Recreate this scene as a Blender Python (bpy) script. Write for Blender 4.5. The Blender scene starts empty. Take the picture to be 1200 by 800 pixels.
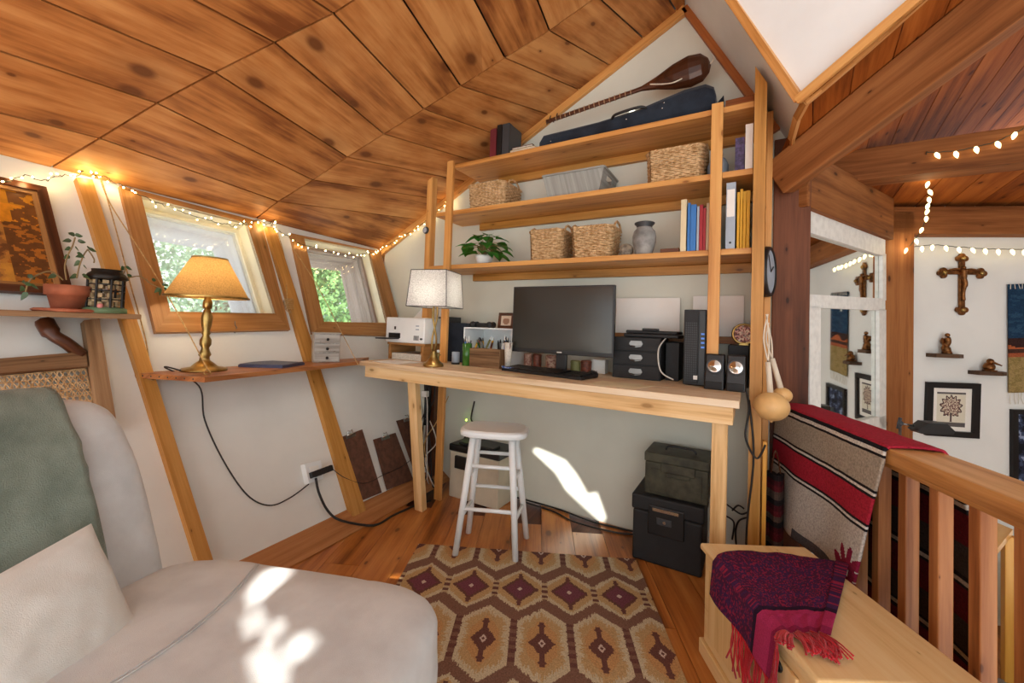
import bpy, bmesh, math, random
from mathutils import Vector, Matrix, noise
random.seed(7)
C = bpy.context.scene.collection
V = Vector
PI = math.pi
# ------------------------------------------------------------------ camera, light, exposure
FPX, CX, CY, H = 480.0, 600.0, 369.0, 1.1
ROLL, PITCH, YAW = math.radians(2.0), math.radians(1.65), math.radians(-30.22633)
def cam_axes():
    cy, sy = math.cos(YAW), math.sin(YAW)
    F = V((sy*math.cos(PITCH), cy*math.cos(PITCH), math.sin(PITCH)))
    R = V((cy, -sy, 0)); U = R.cross(F)
    c, s = math.cos(ROLL), math.sin(ROLL)
    return R*c+U*s, U*c-R*s, F
CR, CU, CF = cam_axes()
EYE = V((0, 0, H))
cam = bpy.data.cameras.new('camera'); cam_o = bpy.data.objects.new('camera', cam); C.objects.link(cam_o)
cam.sensor_width = 36; cam.lens = FPX/1200*36; cam.clip_start = 0.02
cam.shift_y = (CY-400)/1200
M = Matrix((CR, CU, -CF)).transposed().to_4x4(); M.translation = EYE
cam_o.matrix_world = M
bpy.context.scene.camera = cam_o
w = bpy.data.worlds.new('sky'); bpy.context.scene.world = w; w.use_nodes = True
bg = w.node_tree.nodes['Background']; bg.inputs[0].default_value = (.93, .975, 1.0, 1); bg.inputs[1].default_value = 1.9
SUN_DIR = V((.4, -1, .68)).normalized()          # towards the sun
sl = bpy.data.lights.new('sun', 'SUN'); sl.energy = 11; sl.angle = math.radians(.45); sl.color = (1, .96, .88)
so = bpy.data.objects.new('sun', sl); C.objects.link(so); so.rotation_euler = SUN_DIR.to_track_quat('Z', 'Y').to_euler()
vs = bpy.context.scene.view_settings
vs.view_transform = 'Standard'; vs.look = 'None'; vs.gamma = 1; vs.exposure = 0.5; vs.use_curve_mapping = False

# ------------------------------------------------------------------ photo geometry helpers (pixel of the 1200x800 photo -> point on a real plane)
def ray(x, y): return CF*FPX + CR*(x-CX) - CU*(y-CY)
def onpl(p0, n, x, y):
    r = ray(x, y); n = V(n); return EYE + r*((V(p0)-EYE).dot(n)/r.dot(n))
def onz(x, y, z=0.0): return onpl((0, 0, z), (0, 0, 1), x, y)
def ony(x, y, Y): return onpl((0, Y, 0), (0, 1, 0), x, y)
def onx(x, y, X): return onpl((X, 0, 0), (1, 0, 0), x, y)
def az(a): a = math.radians(a); return V((math.sin(a), math.cos(a), 0))

# ------------------------------------------------------------------ materials
def lin(h):
    h = h.lstrip('#'); o = []
    for i in (0, 2, 4):
        c = int(h[i:i+2], 16)/255; o.append(c/12.92 if c <= .04045 else ((c+.055)/1.055)**2.4)
    return (*o, 1)
class NT:
    def __init__(s, name):
        s.m = bpy.data.materials.new(name); s.m.use_nodes = True; s.t = s.m.node_tree; s.n = s.t.nodes; s.l = s.t.links
        s.b = s.n['Principled BSDF']
    def node(s, k, **kw):
        a = s.n.new(k)
        for q, v in kw.items():
            if hasattr(a, q) and q not in ('Scale',): setattr(a, q, v)
            else: a.inputs[q.replace('_', ' ')].default_value = v
        return a
    def math(s, op, a, b=None, c=None):
        n = s.n.new('ShaderNodeMath'); n.operation = op
        for i, v in enumerate((a, b, c)):
            if v is None: continue
            if isinstance(v, (int, float)): n.inputs[i].default_value = v
            else: s.l.new(v, n.inputs[i])
        return n.outputs[0]
    def ramp(s, f, stops):
        r = s.n.new('ShaderNodeValToRGB'); e = r.color_ramp.elements
        while len(e) > 2: e.remove(e[-1])
        e[0].position, e[0].color = stops[0]; e[1].position, e[1].color = stops[-1]
        for p, c in stops[1:-1]: q = e.new(p); q.color = c
        s.l.new(f, r.inputs[0]); return r.outputs[0]
    def mix(s, f, a, b, mode='MIX'):
        m = s.n.new('ShaderNodeMix'); m.data_type = 'RGBA'; m.blend_type = mode
        for i, v in ((0, f), (6, a), (7, b)):
            if isinstance(v, (int, float)) or isinstance(v, tuple): m.inputs[i].default_value = v
            else: s.l.new(v, m.inputs[i])
        return m.outputs[2]
    def bump(s, h, st=.3, d=.01):
        b = s.n.new('ShaderNodeBump'); b.inputs['Strength'].default_value = st; b.inputs['Distance'].default_value = d
        s.l.new(h, b.inputs['Height']); s.l.new(b.outputs[0], s.b.inputs['Normal'])
def uvmap(t, sx, sy):
    u = t.n.new('ShaderNodeTexCoord'); m = t.n.new('ShaderNodeMapping'); m.inputs['Scale'].default_value = (sx, sy, 1)
    t.l.new(u.outputs['UV'], m.inputs[0]); return m.outputs[0]
def noise_n(t, vec, sc, det=3, rough=.55, dist=0):
    n = t.n.new('ShaderNodeTexNoise'); n.inputs['Scale'].default_value = sc; n.inputs['Detail'].default_value = det
    n.inputs['Roughness'].default_value = rough; n.inputs['Distortion'].default_value = dist
    t.l.new(vec, n.inputs['Vector']); return n.outputs['Fac']
def wood(name, light, mid, dark, rough=.5, knots=.5, grain=1.0, var=.5, bumps=.25, spec=.35, kx=2.6, ky=6.5, kr=.16, blotch=0.0):
    t = NT(name); lo, mi, da = lin(light), lin(mid), lin(dark)
    g = noise_n(t, uvmap(t, .7, 20*grain), 1.5, 5, .6, .12)
    f = noise_n(t, uvmap(t, 5, 150*grain), 1, 3, .6)
    big = noise_n(t, uvmap(t, .8, .9), 1.2, 2)
    a = t.math('ADD', t.math('MULTIPLY', g, .75), t.math('MULTIPLY', f, .25))
    a = t.math('ADD', a, t.math('MULTIPLY', t.math('SUBTRACT', big, .5), var))
    if blotch: a = t.math('ADD', a, t.math('MULTIPLY', t.math('SUBTRACT', noise_n(t, uvmap(t, 3.0, 7.0), 1.3, 3), .5), blotch))
    col = t.ramp(a, [(.30, da), (.48, mi), (.68, lo)])
    if knots > 0:
        vn = t.n.new('ShaderNodeTexVoronoi'); vn.voronoi_dimensions = '2D'; vn.inputs['Scale'].default_value = 1.0
        t.l.new(uvmap(t, kx, ky), vn.inputs['Vector'])
        # keep only some cells
        ws = t.n.new('ShaderNodeSeparateColor'); t.l.new(vn.outputs['Color'], ws.inputs[0])
        r = t.math('MULTIPLY', ws.outputs[0], kr*knots)
        k = t.math('SUBTRACT', 1.0, t.math('DIVIDE', vn.outputs['Distance'], t.math('ADD', r, .004)))
        k = t.math('MULTIPLY', t.math('MINIMUM', t.math('MAXIMUM', k, 0.0), .5), 2.0)
        col = t.mix(t.math('MULTIPLY', k, .85), col, tuple(c*.35 for c in da[:3])+(1,))
        halo = t.math('SUBTRACT', 1.0, t.math('DIVIDE', vn.outputs['Distance'], t.math('ADD', t.math('MULTIPLY', r, 3.2), .004)))
        col = t.mix(t.math('MULTIPLY', t.math('MAXIMUM', halo, 0.0), .55), col, da)
    t.l.new(col, t.b.inputs['Base Color']); t.b.inputs['Roughness'].default_value = rough
    t.b.inputs['Specular IOR Level'].default_value = spec
    t.bump(a, bumps, .004); return t.m
def plain(name, col, rough=.5, metal=0.0, var=.08, vscale=6, bumps=0, bscale=200, spec=.5, col2=None, trans=0, sheen=0):
    t = NT(name); c = lin(col); tc = t.n.new('ShaderNodeTexCoord')
    n = noise_n(t, tc.outputs['Object'], vscale, 4)
    c2 = lin(col2) if col2 else tuple(x*(1-var*2.2) for x in c[:3])+(1,)
    t.l.new(t.ramp(n, [(.35, c2), (.62, c)]), t.b.inputs['Base Color'])
    t.b.inputs['Roughness'].default_value = rough; t.b.inputs['Metallic'].default_value = metal
    t.b.inputs['Specular IOR Level'].default_value = spec
    if sheen: t.b.inputs['Sheen Weight'].default_value = sheen
    if trans: t.b.inputs['Transmission Weight'].default_value = trans
    if bumps: t.bump(noise_n(t, tc.outputs['Object'], bscale, 3), bumps, .003)
    return t.m
def glow(name, col, st):
    t = NT(name); t.b.inputs['Base Color'].default_value = lin(col); t.b.inputs['Emission Color'].default_value = lin(col)
    t.b.inputs['Emission Strength'].default_value = st; return t.m
def fabric(name, col, col2=None, sc=420, rough=.95, st=.5, var=.12):
    return plain(name, col, rough, 0, var, 9, st, sc, .15, col2, sheen=.25)
def vcol(name, rough=.9, st=.4, sc=260, nv=.35, spec=.2):
    t = NT(name); a = t.n.new('ShaderNodeAttribute'); a.attribute_name = 'Col'
    tc = t.n.new('ShaderNodeTexCoord'); n = noise_n(t, tc.outputs['Object'], sc, 3)
    k = t.ramp(n, [(.3, (1-nv,)*3+(1,)), (.65, (1, 1, 1, 1))])
    t.l.new(t.mix(1.0, a.outputs['Color'], k, 'MULTIPLY'), t.b.inputs['Base Color'])
    t.b.inputs['Roughness'].default_value = rough; t.b.inputs['Specular IOR Level'].default_value = spec
    t.bump(n, st, .004); return t.m

MT = {}
MT['ceil'] = wood('rough_sawn_ceiling_boards', '#cf985c', '#b47840', '#78451f', .55, 1.0, .45, .8, .35, .3, 2.2, 3.4, .11, .55)
MT['pine'] = wood('varnished_pine', '#e0ac66', '#cf9350', '#9c6025', .4, .35, .8, .4)
MT['studw'] = wood('golden_stud_wood', '#cd9852', '#b57f3a', '#85561c', .4, .3, .8, .4)
MT['frame'] = wood('brown_window_wood', '#bd8c58', '#a2713e', '#735022', .45, .2, .8, .35)
MT['rawpine'] = wood('raw_pine', '#f0d3a4', '#e2bb84', '#b8894f', .55, .45, .8, .4)
MT['deskw'] = wood('worn_desk_wood', '#ead7bc', '#dcc29e', '#b8936a', .45, .3, .8, .5)
MT['darkw'] = wood('dark_timber', '#74442a', '#593018', '#34190b', .6, .35, .6, .6)
MT['beam'] = wood('beam_timber', '#a0683a', '#845028', '#532c12', .7, .5, .6, .6, .25, .2)
MT['plank'] = wood('dark_plank_ceiling', '#b0662a', '#934f1c', '#5f2c0c', .8, .5, .5, .6, .25, .12)
MT['redw'] = wood('reddish_board', '#b4703a', '#9a5626', '#6a3010', .45, .3, .7, .5)
MT['rail'] = wood('railing_wood', '#dcac72', '#c58d50', '#8f5b2a', .4, .35, .7, .5)
MT['balw'] = wood('baluster_wood', '#c08450', '#a4683a', '#713e1c', .4, .3, .7, .4)
MT['chest'] = wood('pale_pine_chest', '#f0d6a4', '#e8c68e', '#d2a866', .35, .15, .6, .4)
MT['oldw'] = wood('old_grey_brown_wood', '#a98a68', '#8a6a4a', '#55391f', .7, .3, .8, .6)
MT['floorw'] = wood('floor_wood', '#cf8c48', '#b56e30', '#7c4218', .3, .8, .7, .7, .1, .5, 2.4, 5.0, .13, .3)
MT['sill'] = wood('sill_wood', '#c08a5a', '#ad7445', '#8a5430', .5, .1, .6, .3)
MT['ledge'] = wood('dark_rustic_wood', '#6b5038', '#4f3826', '#2e2014', .7, .2, 1, .5)
MT['frameb'] = plain('black_brown_frame', '#120e0d', .45, spec=.3)
MT['walnut'] = wood('walnut', '#6e4126', '#4e2a16', '#2c140a', .35, .1, 1, .4)
MT['yelw'] = wood('yellow_table_wood', '#f0b85a', '#e2a345', '#c48430', .3, 0, .6, .2)
MT['reveal'] = wood('weathered_outer_casing', '#b7a79c', '#96857a', '#655851', .7, 0, .8, .4)
MT['revealp'] = wood('pale_outer_casing', '#d5d8da', '#bcc0c4', '#8f9498', .7, 0, .8, .4)
MT['grayw'] = wood('grey_washed_wood', '#c8c4bc', '#a7a198', '#6f675e', .6, .1, 1, .5)
MT['plaster'] = plain('white_plaster', '#e2e3de', .85, 0, .03, 3, .12, 60, .2)
MT['plaster2'] = plain('cream_plaster', '#dadccf', .85, 0, .03, 3, .12, 60, .2)
MT['white'] = plain('white_paint', '#eaeff0', .45, 0, .02)
MT['revealw'] = plain('cream_reveal_paint', '#e9e2c4', .6, 0, .04)
MT['oldwhite'] = plain('chipped_white_paint', '#e8e8e2', .6, 0, .06, 30)
MT['black'] = plain('black_plastic', '#17181a', .4, 0, .1)
MT['blackr'] = plain('rough_black_plastic', '#1b1c1e', .65, 0, .15, 20, .3, 150)
MT['screen'] = plain('monitor_screen', '#2b2b26', .16, 0, .02, 6, spec=.6)
MT['dkgrey'] = plain('dark_grey_plastic', '#3b3e42', .5)
MT['chrome'] = plain('chrome', '#d6d6d4', .18, 1, .02)
MT['steel'] = plain('dull_steel', '#8a8a88', .35, 1, .1)
MT['brass'] = plain('antique_brass', '#b99a5c', .32, 1, .25, 14)
MT['bronze'] = plain('bronze', '#8b5a30', .35, .85, .3, 40)
MT['twine'] = plain('jute_twine', '#c8a46c', .9, 0, .2, 90)
MT['cord'] = plain('black_cord', '#1c1b1a', .5)
MT['wcord'] = plain('white_cord', '#d8d4ca', .5)
MT['wire'] = plain('dark_green_wire', '#25301f', .6)
MT['terra'] = plain('terracotta', '#b56a4a', .8, 0, .15, 14, .2, 90)
MT['leaf'] = plain('leaf_green', '#3f8a2e', .4, 0, .3, 14, col2='#2a6a20')
MT['leafd'] = plain('dark_leaf', '#3d5c33', .45, 0, .3, 14, col2='#24371f')
MT['stem'] = plain('plant_stem', '#8d7850', .8)
MT['wicker'] = plain('wicker', '#dcbc90', .7, 0, .25, 60, .4, 300, .25, '#a98455')
MT['wickerd'] = plain('wicker_stakes', '#b8915f', .75, 0, .25, 60, .4, 300, .2)
MT['wickg'] = wood('grey_fibre_basket_wood', '#a9ada8', '#969994', '#82847f', .7, 0, 1.5, .2)
MT['vase'] = plain('grey_stone_vase', '#a9a9a6', .7, 0, .25, 12, .2, 90, .3)
MT['chairf'] = fabric('cream_corduroy', '#d5d9da', '#c6c9ca', 700, .95, .35)
MT['green'] = fabric('sage_green_throw', '#8a968a', '#6c796e', 420, .95, .8)
MT['pillow'] = fabric('off_white_pillow', '#dfdfda', '#d3d2cb', 600, .95, .4)
MT['navy'] = fabric('navy_case_fabric', '#26303d', '#171c26', 500, .85, .5)
MT['laptop'] = plain('blue_grey_laptop', '#4a4f6c', .4, .3, .1)
MT['hard'] = plain('brown_hardboard', '#6b4636', .6, 0, .2, 30)
MT['olive'] = plain('olive_painted_steel', '#4b4938', .5, .3, .25, 20, .2, 80)
MT['putty'] = plain('putty_plastic', '#cfc6b0', .5)
MT['yellow'] = plain('manila_yellow', '#e6b02e', .6)
MT['paper'] = plain('white_paper', '#f1efe9', .8, 0, .02)
MT['paperg'] = plain('page_edges', '#dcd6c8', .8, 0, .12, 120)
MT['greeng'] = plain('green_glass', '#3f7a2c', .15, 0, .2)
MT['blueglz'] = plain('blue_glaze', '#3a5fb0', .25, 0, .3, 50, col2='#b9c6e0')
MT['card'] = plain('cardboard', '#c9a780', .8)
MT['floral'] = plain('floral_tin', '#c8a58c', .5, 0, .3, 70, col2='#7c3a2c')
MT['rust'] = plain('rust_tin', '#8f4a30', .5, 0, .3, 60)
MT['mustard'] = plain('olive_tin', '#8d8a52', .5)
MT['red'] = plain('red_cover', '#a8202c', .55)
MT['blue'] = plain('blue_folder', '#2f78c4', .45)
MT['dkred'] = plain('maroon_cover', '#6d2028', .6)
MT['cream'] = plain('cream_folder', '#e6d6ae', .6)
MT['beige'] = plain('beige_folder', '#cdb594', .6)
MT['purple'] = plain('purple_cover', '#5a4d78', .6, 0, .3, 80)
MT['slate'] = plain('blue_grey_plastic', '#a9b6c4', .45)
MT['gourd'] = plain('pale_turned_wood', '#e3b778', .45, 0, .1, 12)
MT['leather'] = plain('pale_leather', '#e6dcc8', .7)
MT['mirror'] = plain('mirror_glass', '#e8ece8', .03, 1, .0)
MT['lanternm'] = plain('dark_lantern_metal', '#2e2a26', .5, .5, .3, 30)
MT['lbrick'] = plain('lantern_stone', '#b9a27a', .7, 0, .2, 50)
MT['lgreen'] = plain('lantern_green', '#5f7a58', .6)
MT['pink'] = plain('pink_flower', '#d98a86', .6)
MT['stone'] = plain('striped_stone', '#9a8c78', .5, 0, .35, 50)
MT['bark'] = wood('tree_bark', '#8a7868', '#6a5848', '#3c3026', .9, 0, 1, .6)
MT['rug'] = vcol('woven_rug', .95, .7, 210, .42)
MT['weave'] = vcol('woven_blanket', .95, .8, 150, .42)
MT['scarf'] = vcol('soft_scarf', .85, .4, 300, .35)
MT['print'] = vcol('printed_paper', .7, .05, 200, .08)
MT['inlay'] = vcol('marquetry_inlay', .35, .05, 40, .3, .4)
MT['fringe'] = fabric('red_fringe', '#c8242e', '#8f1420', 300)
MT['fringew'] = fabric('cream_fringe', '#e2dccb', None, 300)
MT['fairy'] = glow('fairy_bulb_glow', '#ffdc96', 22)
MT['bulb'] = glow('string_bulb_glow', '#ffe6a8', 3.2)
MT['greenled'] = glow('green_led', '#c8ff3c', 10)
MT['blueled'] = glow('blue_port_light', '#4a78c8', .25)
def shade_mat(name, col, tr, scale=260):
    t = NT(name); tc = t.n.new('ShaderNodeTexCoord'); n = noise_n(t, tc.outputs['Object'], scale, 3)
    c = lin(col); r = t.ramp(n, [(.35, tuple(x*.6 for x in c[:3])+(1,)), (.6, c)])
    d = t.n.new('ShaderNodeBsdfDiffuse'); q = t.n.new('ShaderNodeBsdfTranslucent'); mx = t.n.new('ShaderNodeMixShader')
    t.l.new(r, d.inputs[0]); t.l.new(r, q.inputs[0]); mx.inputs[0].default_value = tr
    t.l.new(d.outputs[0], mx.inputs[1]); t.l.new(q.outputs[0], mx.inputs[2])
    t.l.new(mx.outputs[0], t.n['Material Output'].inputs[0]); return t.m
MT['burlap'] = shade_mat('burlap_shade', '#c9a065', .45)
MT['wshade'] = shade_mat('white_linen_shade', '#e8e8e4', .5)
MT['treeleaf'] = shade_mat('outdoor_leaves', '#86b070', .4, 3)
MT['treeleafb'] = shade_mat('pale_outdoor_leaves', '#b2cfb4', .45, 3)
def glass_mat(name, haze):
    t = NT(name); tr = t.n.new('ShaderNodeBsdfTransparent'); gl = t.n.new('ShaderNodeBsdfGlossy'); gl.inputs['Roughness'].default_value = .03
    df = t.n.new('ShaderNodeBsdfDiffuse'); df.inputs[0].default_value = (.8, .85, .88, 1)
    a = t.n.new('ShaderNodeMixShader'); a.inputs[0].default_value = .05; t.l.new(tr.outputs[0], a.inputs[1]); t.l.new(gl.outputs[0], a.inputs[2])
    b = t.n.new('ShaderNodeMixShader'); b.inputs[0].default_value = haze; t.l.new(a.outputs[0], b.inputs[1]); t.l.new(df.outputs[0], b.inputs[2])
    t.l.new(b.outputs[0], t.n['Material Output'].inputs[0]); return t.m
MT['glass'] = glass_mat('window_glass', .10)
MT['glassh'] = glass_mat('dusty_window_glass', .22)

# ------------------------------------------------------------------ mesh builder
def frame_from(d, up=V((0, 0, 1))):
    x = V(d).normalized(); y = V(up).cross(x)
    if y.length < 1e-5: y = V((0, 1, 0)).cross(x)
    y.normalize(); return x, y, x.cross(y)
class MB:
    def __init__(s, T=None): s.v = []; s.f = []; s.uv = []; s.mi = []; s.col = []; s.T = T
    def P(s, p): p = V(p); return s.T @ p if s.T is not None else p
    def face(s, pts, uv=None, mi=0, col=None):
        b = len(s.v); s.v += [s.P(p) for p in pts]; s.f.append(list(range(b, b+len(pts))))
        s.uv.append(uv or [(p[0], p[1]) for p in pts]); s.mi.append(mi); s.col.append(col or (1, 1, 1, 1))
    def hexa(s, c8, axes, mi=0):                      # 8 corners, order 000 100 110 010 001 101 111 011 ; axes lengths for uv
        L = [(c8[1]-c8[0]).length, (c8[3]-c8[0]).length, (c8[4]-c8[0]).length]
        loc = [(0,0,0),(1,0,0),(1,1,0),(0,1,0),(0,0,1),(1,0,1),(1,1,1),(0,1,1)]
        la = L.index(max(L)); ru, rv = random.uniform(0, 60), random.uniform(0, 60)
        b = len(s.v); s.v += [s.P(p) for p in c8]
        for q in ((0,3,2,1),(4,5,6,7),(0,1,5,4),(1,2,6,5),(2,3,7,6),(3,0,4,7)):
            s.f.append([b+i for i in q]); s.mi.append(mi); s.col.append((1, 1, 1, 1))
            var = [k for k in range(3) if len({loc[i][k] for i in q}) > 1]
            ua = la if la in var else var[0]; va = [k for k in var if k != ua][0]
            fx = [k for k in range(3) if k not in var][0]
            s.uv.append([(ru+loc[i][ua]*L[ua], rv+loc[i][va]*L[va]+fx*.37) for i in q])
    def box(s, lo, hi, mi=0):
        x0, y0, z0 = lo; x1, y1, z1 = hi
        s.hexa([V(p) for p in ((x0,y0,z0),(x1,y0,z0),(x1,y1,z0),(x0,y1,z0),(x0,y0,z1),(x1,y0,z1),(x1,y1,z1),(x0,y1,z1))], None, mi)
    def cbox(s, c, sz, mi=0): s.box([c[i]-sz[i]/2 for i in range(3)], [c[i]+sz[i]/2 for i in range(3)], mi)
    def beam(s, p0, p1, w, h, up=V((0, 0, 1)), mi=0, off=(0, 0)):    # centred on the line, w across, h along up
        p0, p1 = V(p0), V(p1); x, y, z = frame_from(p1-p0, up); a = y*(w/2); b = z*(h/2); o = y*off[0]+z*off[1]
        s.hexa([p0-a-b+o, p1-a-b+o, p1+a-b+o, p0+a-b+o, p0-a+b+o, p1-a+b+o, p1+a+b+o, p0+a+b+o], None, mi)
    def prism(s, pts, vec, mi=0, uvax=None):
        pts = [V(p) for p in pts]; vec = V(vec); n = len(pts)
        if uvax is None:
            e = max(((pts[(i+1) % n]-pts[i]) for i in range(n)), key=lambda q: q.length); uvax = e
        u = V(uvax).normalized(); nn = vec.normalized(); vv = nn.cross(u)
        ru, rv = random.uniform(0, 60), random.uniform(0, 60); o = pts[0]
        f = lambda p: (ru+(p-o).dot(u), rv+(p-o).dot(vv)+(p-o).dot(nn)*1.3)
        top = [p+vec for p in pts]
        s.face(pts[::-1], [f(p) for p in pts[::-1]], mi); s.face(top, [f(p) for p in top], mi)
        for i in range(n):
            q = [pts[i], pts[(i+1) % n], top[(i+1) % n], top[i]]; s.face(q, [f(p) for p in q], mi)
    def tube(s, pts, r, n=8, mi=0, cap=True):
        pts = [V(p) for p in pts]; rs = r if isinstance(r, (list, tuple)) else [r]*len(pts); rings = []; b0 = len(s.v)
        ref = V((0, 0, 1)); t0 = (pts[1]-pts[0]).normalized()
        if abs(t0.dot(ref)) > .95: ref = V((1, 0, 0))
        a = (ref-t0*ref.dot(t0)).normalized()
        for i, p in enumerate(pts):
            t = (pts[min(i+1, len(pts)-1)]-pts[max(i-1, 0)])
            t = t.normalized() if t.length > 1e-9 else t0
            a = (a-t*a.dot(t)); a = a.normalized() if a.length > 1e-6 else V((1, 0, 0)); bb = t.cross(a)
            rings.append([p+(a*math.cos(2*PI*k/n)+bb*math.sin(2*PI*k/n))*rs[i] for k in range(n)])
        for rg in rings: s.v += [s.P(p) for p in rg]
        L = 0
        for i in range(len(pts)-1):
            d = (pts[i+1]-pts[i]).length
            for k in range(n):
                s.f.append([b0+i*n+k, b0+i*n+(k+1) % n, b0+(i+1)*n+(k+1) % n, b0+(i+1)*n+k]); s.mi.append(mi); s.col.append((1,1,1,1))
                s.uv.append([(L, k/n*.1), (L, (k+1)/n*.1), (L+d, (k+1)/n*.1), (L+d, k/n*.1)])
            L += d
        if cap:
            for q in ([b0+k for k in range(n)][::-1], [b0+(len(pts)-1)*n+k for k in range(n)]):
                s.f.append(q); s.mi.append(mi); s.col.append((1,1,1,1)); s.uv.append([(0, 0)]*n)
    def lathe(s, prof, c=(0, 0, 0), n=28, mi=0, ax=None, sx=1, sy=1):
        c = V(c); b0 = len(s.v)
        if ax is None: A, B, Z = V((1, 0, 0)), V((0, 1, 0)), V((0, 0, 1))
        else: Z, A, B = frame_from(ax, V((0, 0, 1)) if abs(V(ax).normalized().z) < .9 else V((1, 0, 0)))
        for r, z in prof:
            for k in range(n):
                a = 2*PI*k/n; s.v.append(s.P(c+A*(r*math.cos(a)*sx)+B*(r*math.sin(a)*sy)+Z*z))
        for i in range(len(prof)-1):
            for k in range(n):
                s.f.append([b0+i*n+k, b0+i*n+(k+1) % n, b0+(i+1)*n+(k+1) % n, b0+(i+1)*n+k]); s.mi.append(mi); s.col.append((1,1,1,1))
                s.uv.append([(k/n*.3, prof[i][1]), ((k+1)/n*.3, prof[i][1]), ((k+1)/n*.3, prof[i+1][1]), (k/n*.3, prof[i+1][1])])
    def ball(s, c, r, n=10, mi=0, sc=(1, 1, 1)):
        c = V(c); b0 = len(s.v); m = max(4, n//2+1)
        for i in range(m+1):
            th = PI*i/m
            for k in range(n):
                a = 2*PI*k/n; s.v.append(s.P(c+V((r*sc[0]*math.sin(th)*math.cos(a), r*sc[1]*math.sin(th)*math.sin(a), r*sc[2]*math.cos(th)))))
        for i in range(m):
            for k in range(n):
                s.f.append([b0+i*n+k, b0+(i+1)*n+k, b0+(i+1)*n+(k+1) % n, b0+i*n+(k+1) % n]); s.mi.append(mi); s.col.append((1,1,1,1)); s.uv.append([(0, 0)]*4)
    def grid(s, fn, nu, nv, colfn=None, mi=0):        # fn(u,v)->point with u,v in 0..1
        b0 = len(s.v)
        for j in range(nv+1):
            for i in range(nu+1): s.v.append(s.P(fn(i/nu, j/nv)))
        for j in range(nv):
            for i in range(nu):
                a = b0+j*(nu+1)+i; s.f.append([a, a+1, a+nu+2, a+nu+1]); s.mi.append(mi)
                s.uv.append([(i/nu, j/nv), ((i+1)/nu, j/nv), ((i+1)/nu, (j+1)/nv), (i/nu, (j+1)/nv)])
                s.col.append(colfn((i+.5)/nu, (j+.5)/nv) if colfn else (1, 1, 1, 1))
    def build(s, name, mats, parent=None, smooth=False, bevel=0, seg=2, subsurf=0, solid=0, label=None, cat=None, group=None, kind=None, org=None):
        if not isinstance(mats, (list, tuple)): mats = [mats]
        if parent is not None: o0 = V(parent['_o'])
        elif org is not None: o0 = V(org)
        else:
            xs = [p.x for p in s.v]; ys = [p.y for p in s.v]; zs = [p.z for p in s.v]
            o0 = V(((min(xs)+max(xs))/2, (min(ys)+max(ys))/2, min(zs)))
        me = bpy.data.meshes.new(name); me.from_pydata([p-o0 for p in s.v], [], s.f)
        for m in mats: me.materials.append(MT[m] if isinstance(m, str) else m)
        me.uv_layers.new(name='UVMap', do_init=False); me.color_attributes.new('Col', 'FLOAT_COLOR', 'CORNER'); uvl = me.uv_layers['UVMap']; ca = me.color_attributes['Col']
        uvs = []; cs = []
        for u, c in zip(s.uv, s.col):
            for q in u: uvs += [q[0], q[1]]; cs += list(c)
        uvl.data.foreach_set('uv', uvs); ca.data.foreach_set('color', cs)
        me.polygons.foreach_set('material_index', s.mi); me.polygons.foreach_set('use_smooth', [smooth]*len(s.f))
        me.update()
        o = bpy.data.objects.new(name, me); C.objects.link(o); o['_o'] = tuple(o0)
        if parent is not None: o.parent = parent
        else: o.location = o0
        if subsurf: q = o.modifiers.new('s', 'SUBSURF'); q.levels = q.render_levels = subsurf
        if solid: q = o.modifiers.new('t', 'SOLIDIFY'); q.thickness = solid; q.offset = 0
        if bevel: q = o.modifiers.new('b', 'BEVEL'); q.width = bevel; q.segments = seg; q.limit_method = 'ANGLE'; q.angle_limit = math.radians(40)
        tag(o, label, cat, group, kind); return o
def tag(o, label=None, cat=None, group=None, kind=None):
    for k, v in (('label', label), ('category', cat), ('group', group), ('kind', kind)):
        if v: o[k] = v
    return o
def thing(name, label, cat, loc, group=None):
    o = bpy.data.objects.new(name, None); o.empty_display_size = .05; C.objects.link(o); o.location = V(loc); o['_o'] = tuple(V(loc))
    return tag(o, label, cat, group)
def spline(pts, n=8):
    pts = [V(p) for p in pts]; out = []
    for i in range(len(pts)-1):
        p0, p1, p2, p3 = pts[max(i-1, 0)], pts[i], pts[i+1], pts[min(i+2, len(pts)-1)]
        for k in range(n):
            t = k/n; out.append(.5*((2*p1)+(p2-p0)*t+(2*p0-5*p1+4*p2-p3)*t*t+(3*p1-p0-3*p2+p3)*t**3))
    out.append(pts[-1]); return out
def TR(loc, ang=0, tilt=None):
    m = Matrix.Translation(V(loc)) @ Matrix.Rotation(ang, 4, 'Z')
    return m @ tilt if tilt is not None else m
def fbm(x, y=0, z=0): return noise.fractal(V((x, y, z)), .9, 2.0, 3)
def poly_with_holes(mb, outer, holes, uvf, mi=0):
    bm = bmesh.new(); ed = []
    for loop in [outer]+holes:
        vs_ = [bm.verts.new(p) for p in loop]
        ed += [bm.edges.new((vs_[i], vs_[(i+1) % len(vs_)])) for i in range(len(vs_))]
    bmesh.ops.triangle_fill(bm, edges=ed, use_beauty=True)
    for f in bm.faces:
        ps = [v.co.copy() for v in f.verts]; mb.face(ps, [uvf(p) for p in ps], mi)
    bm.free()

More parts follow.
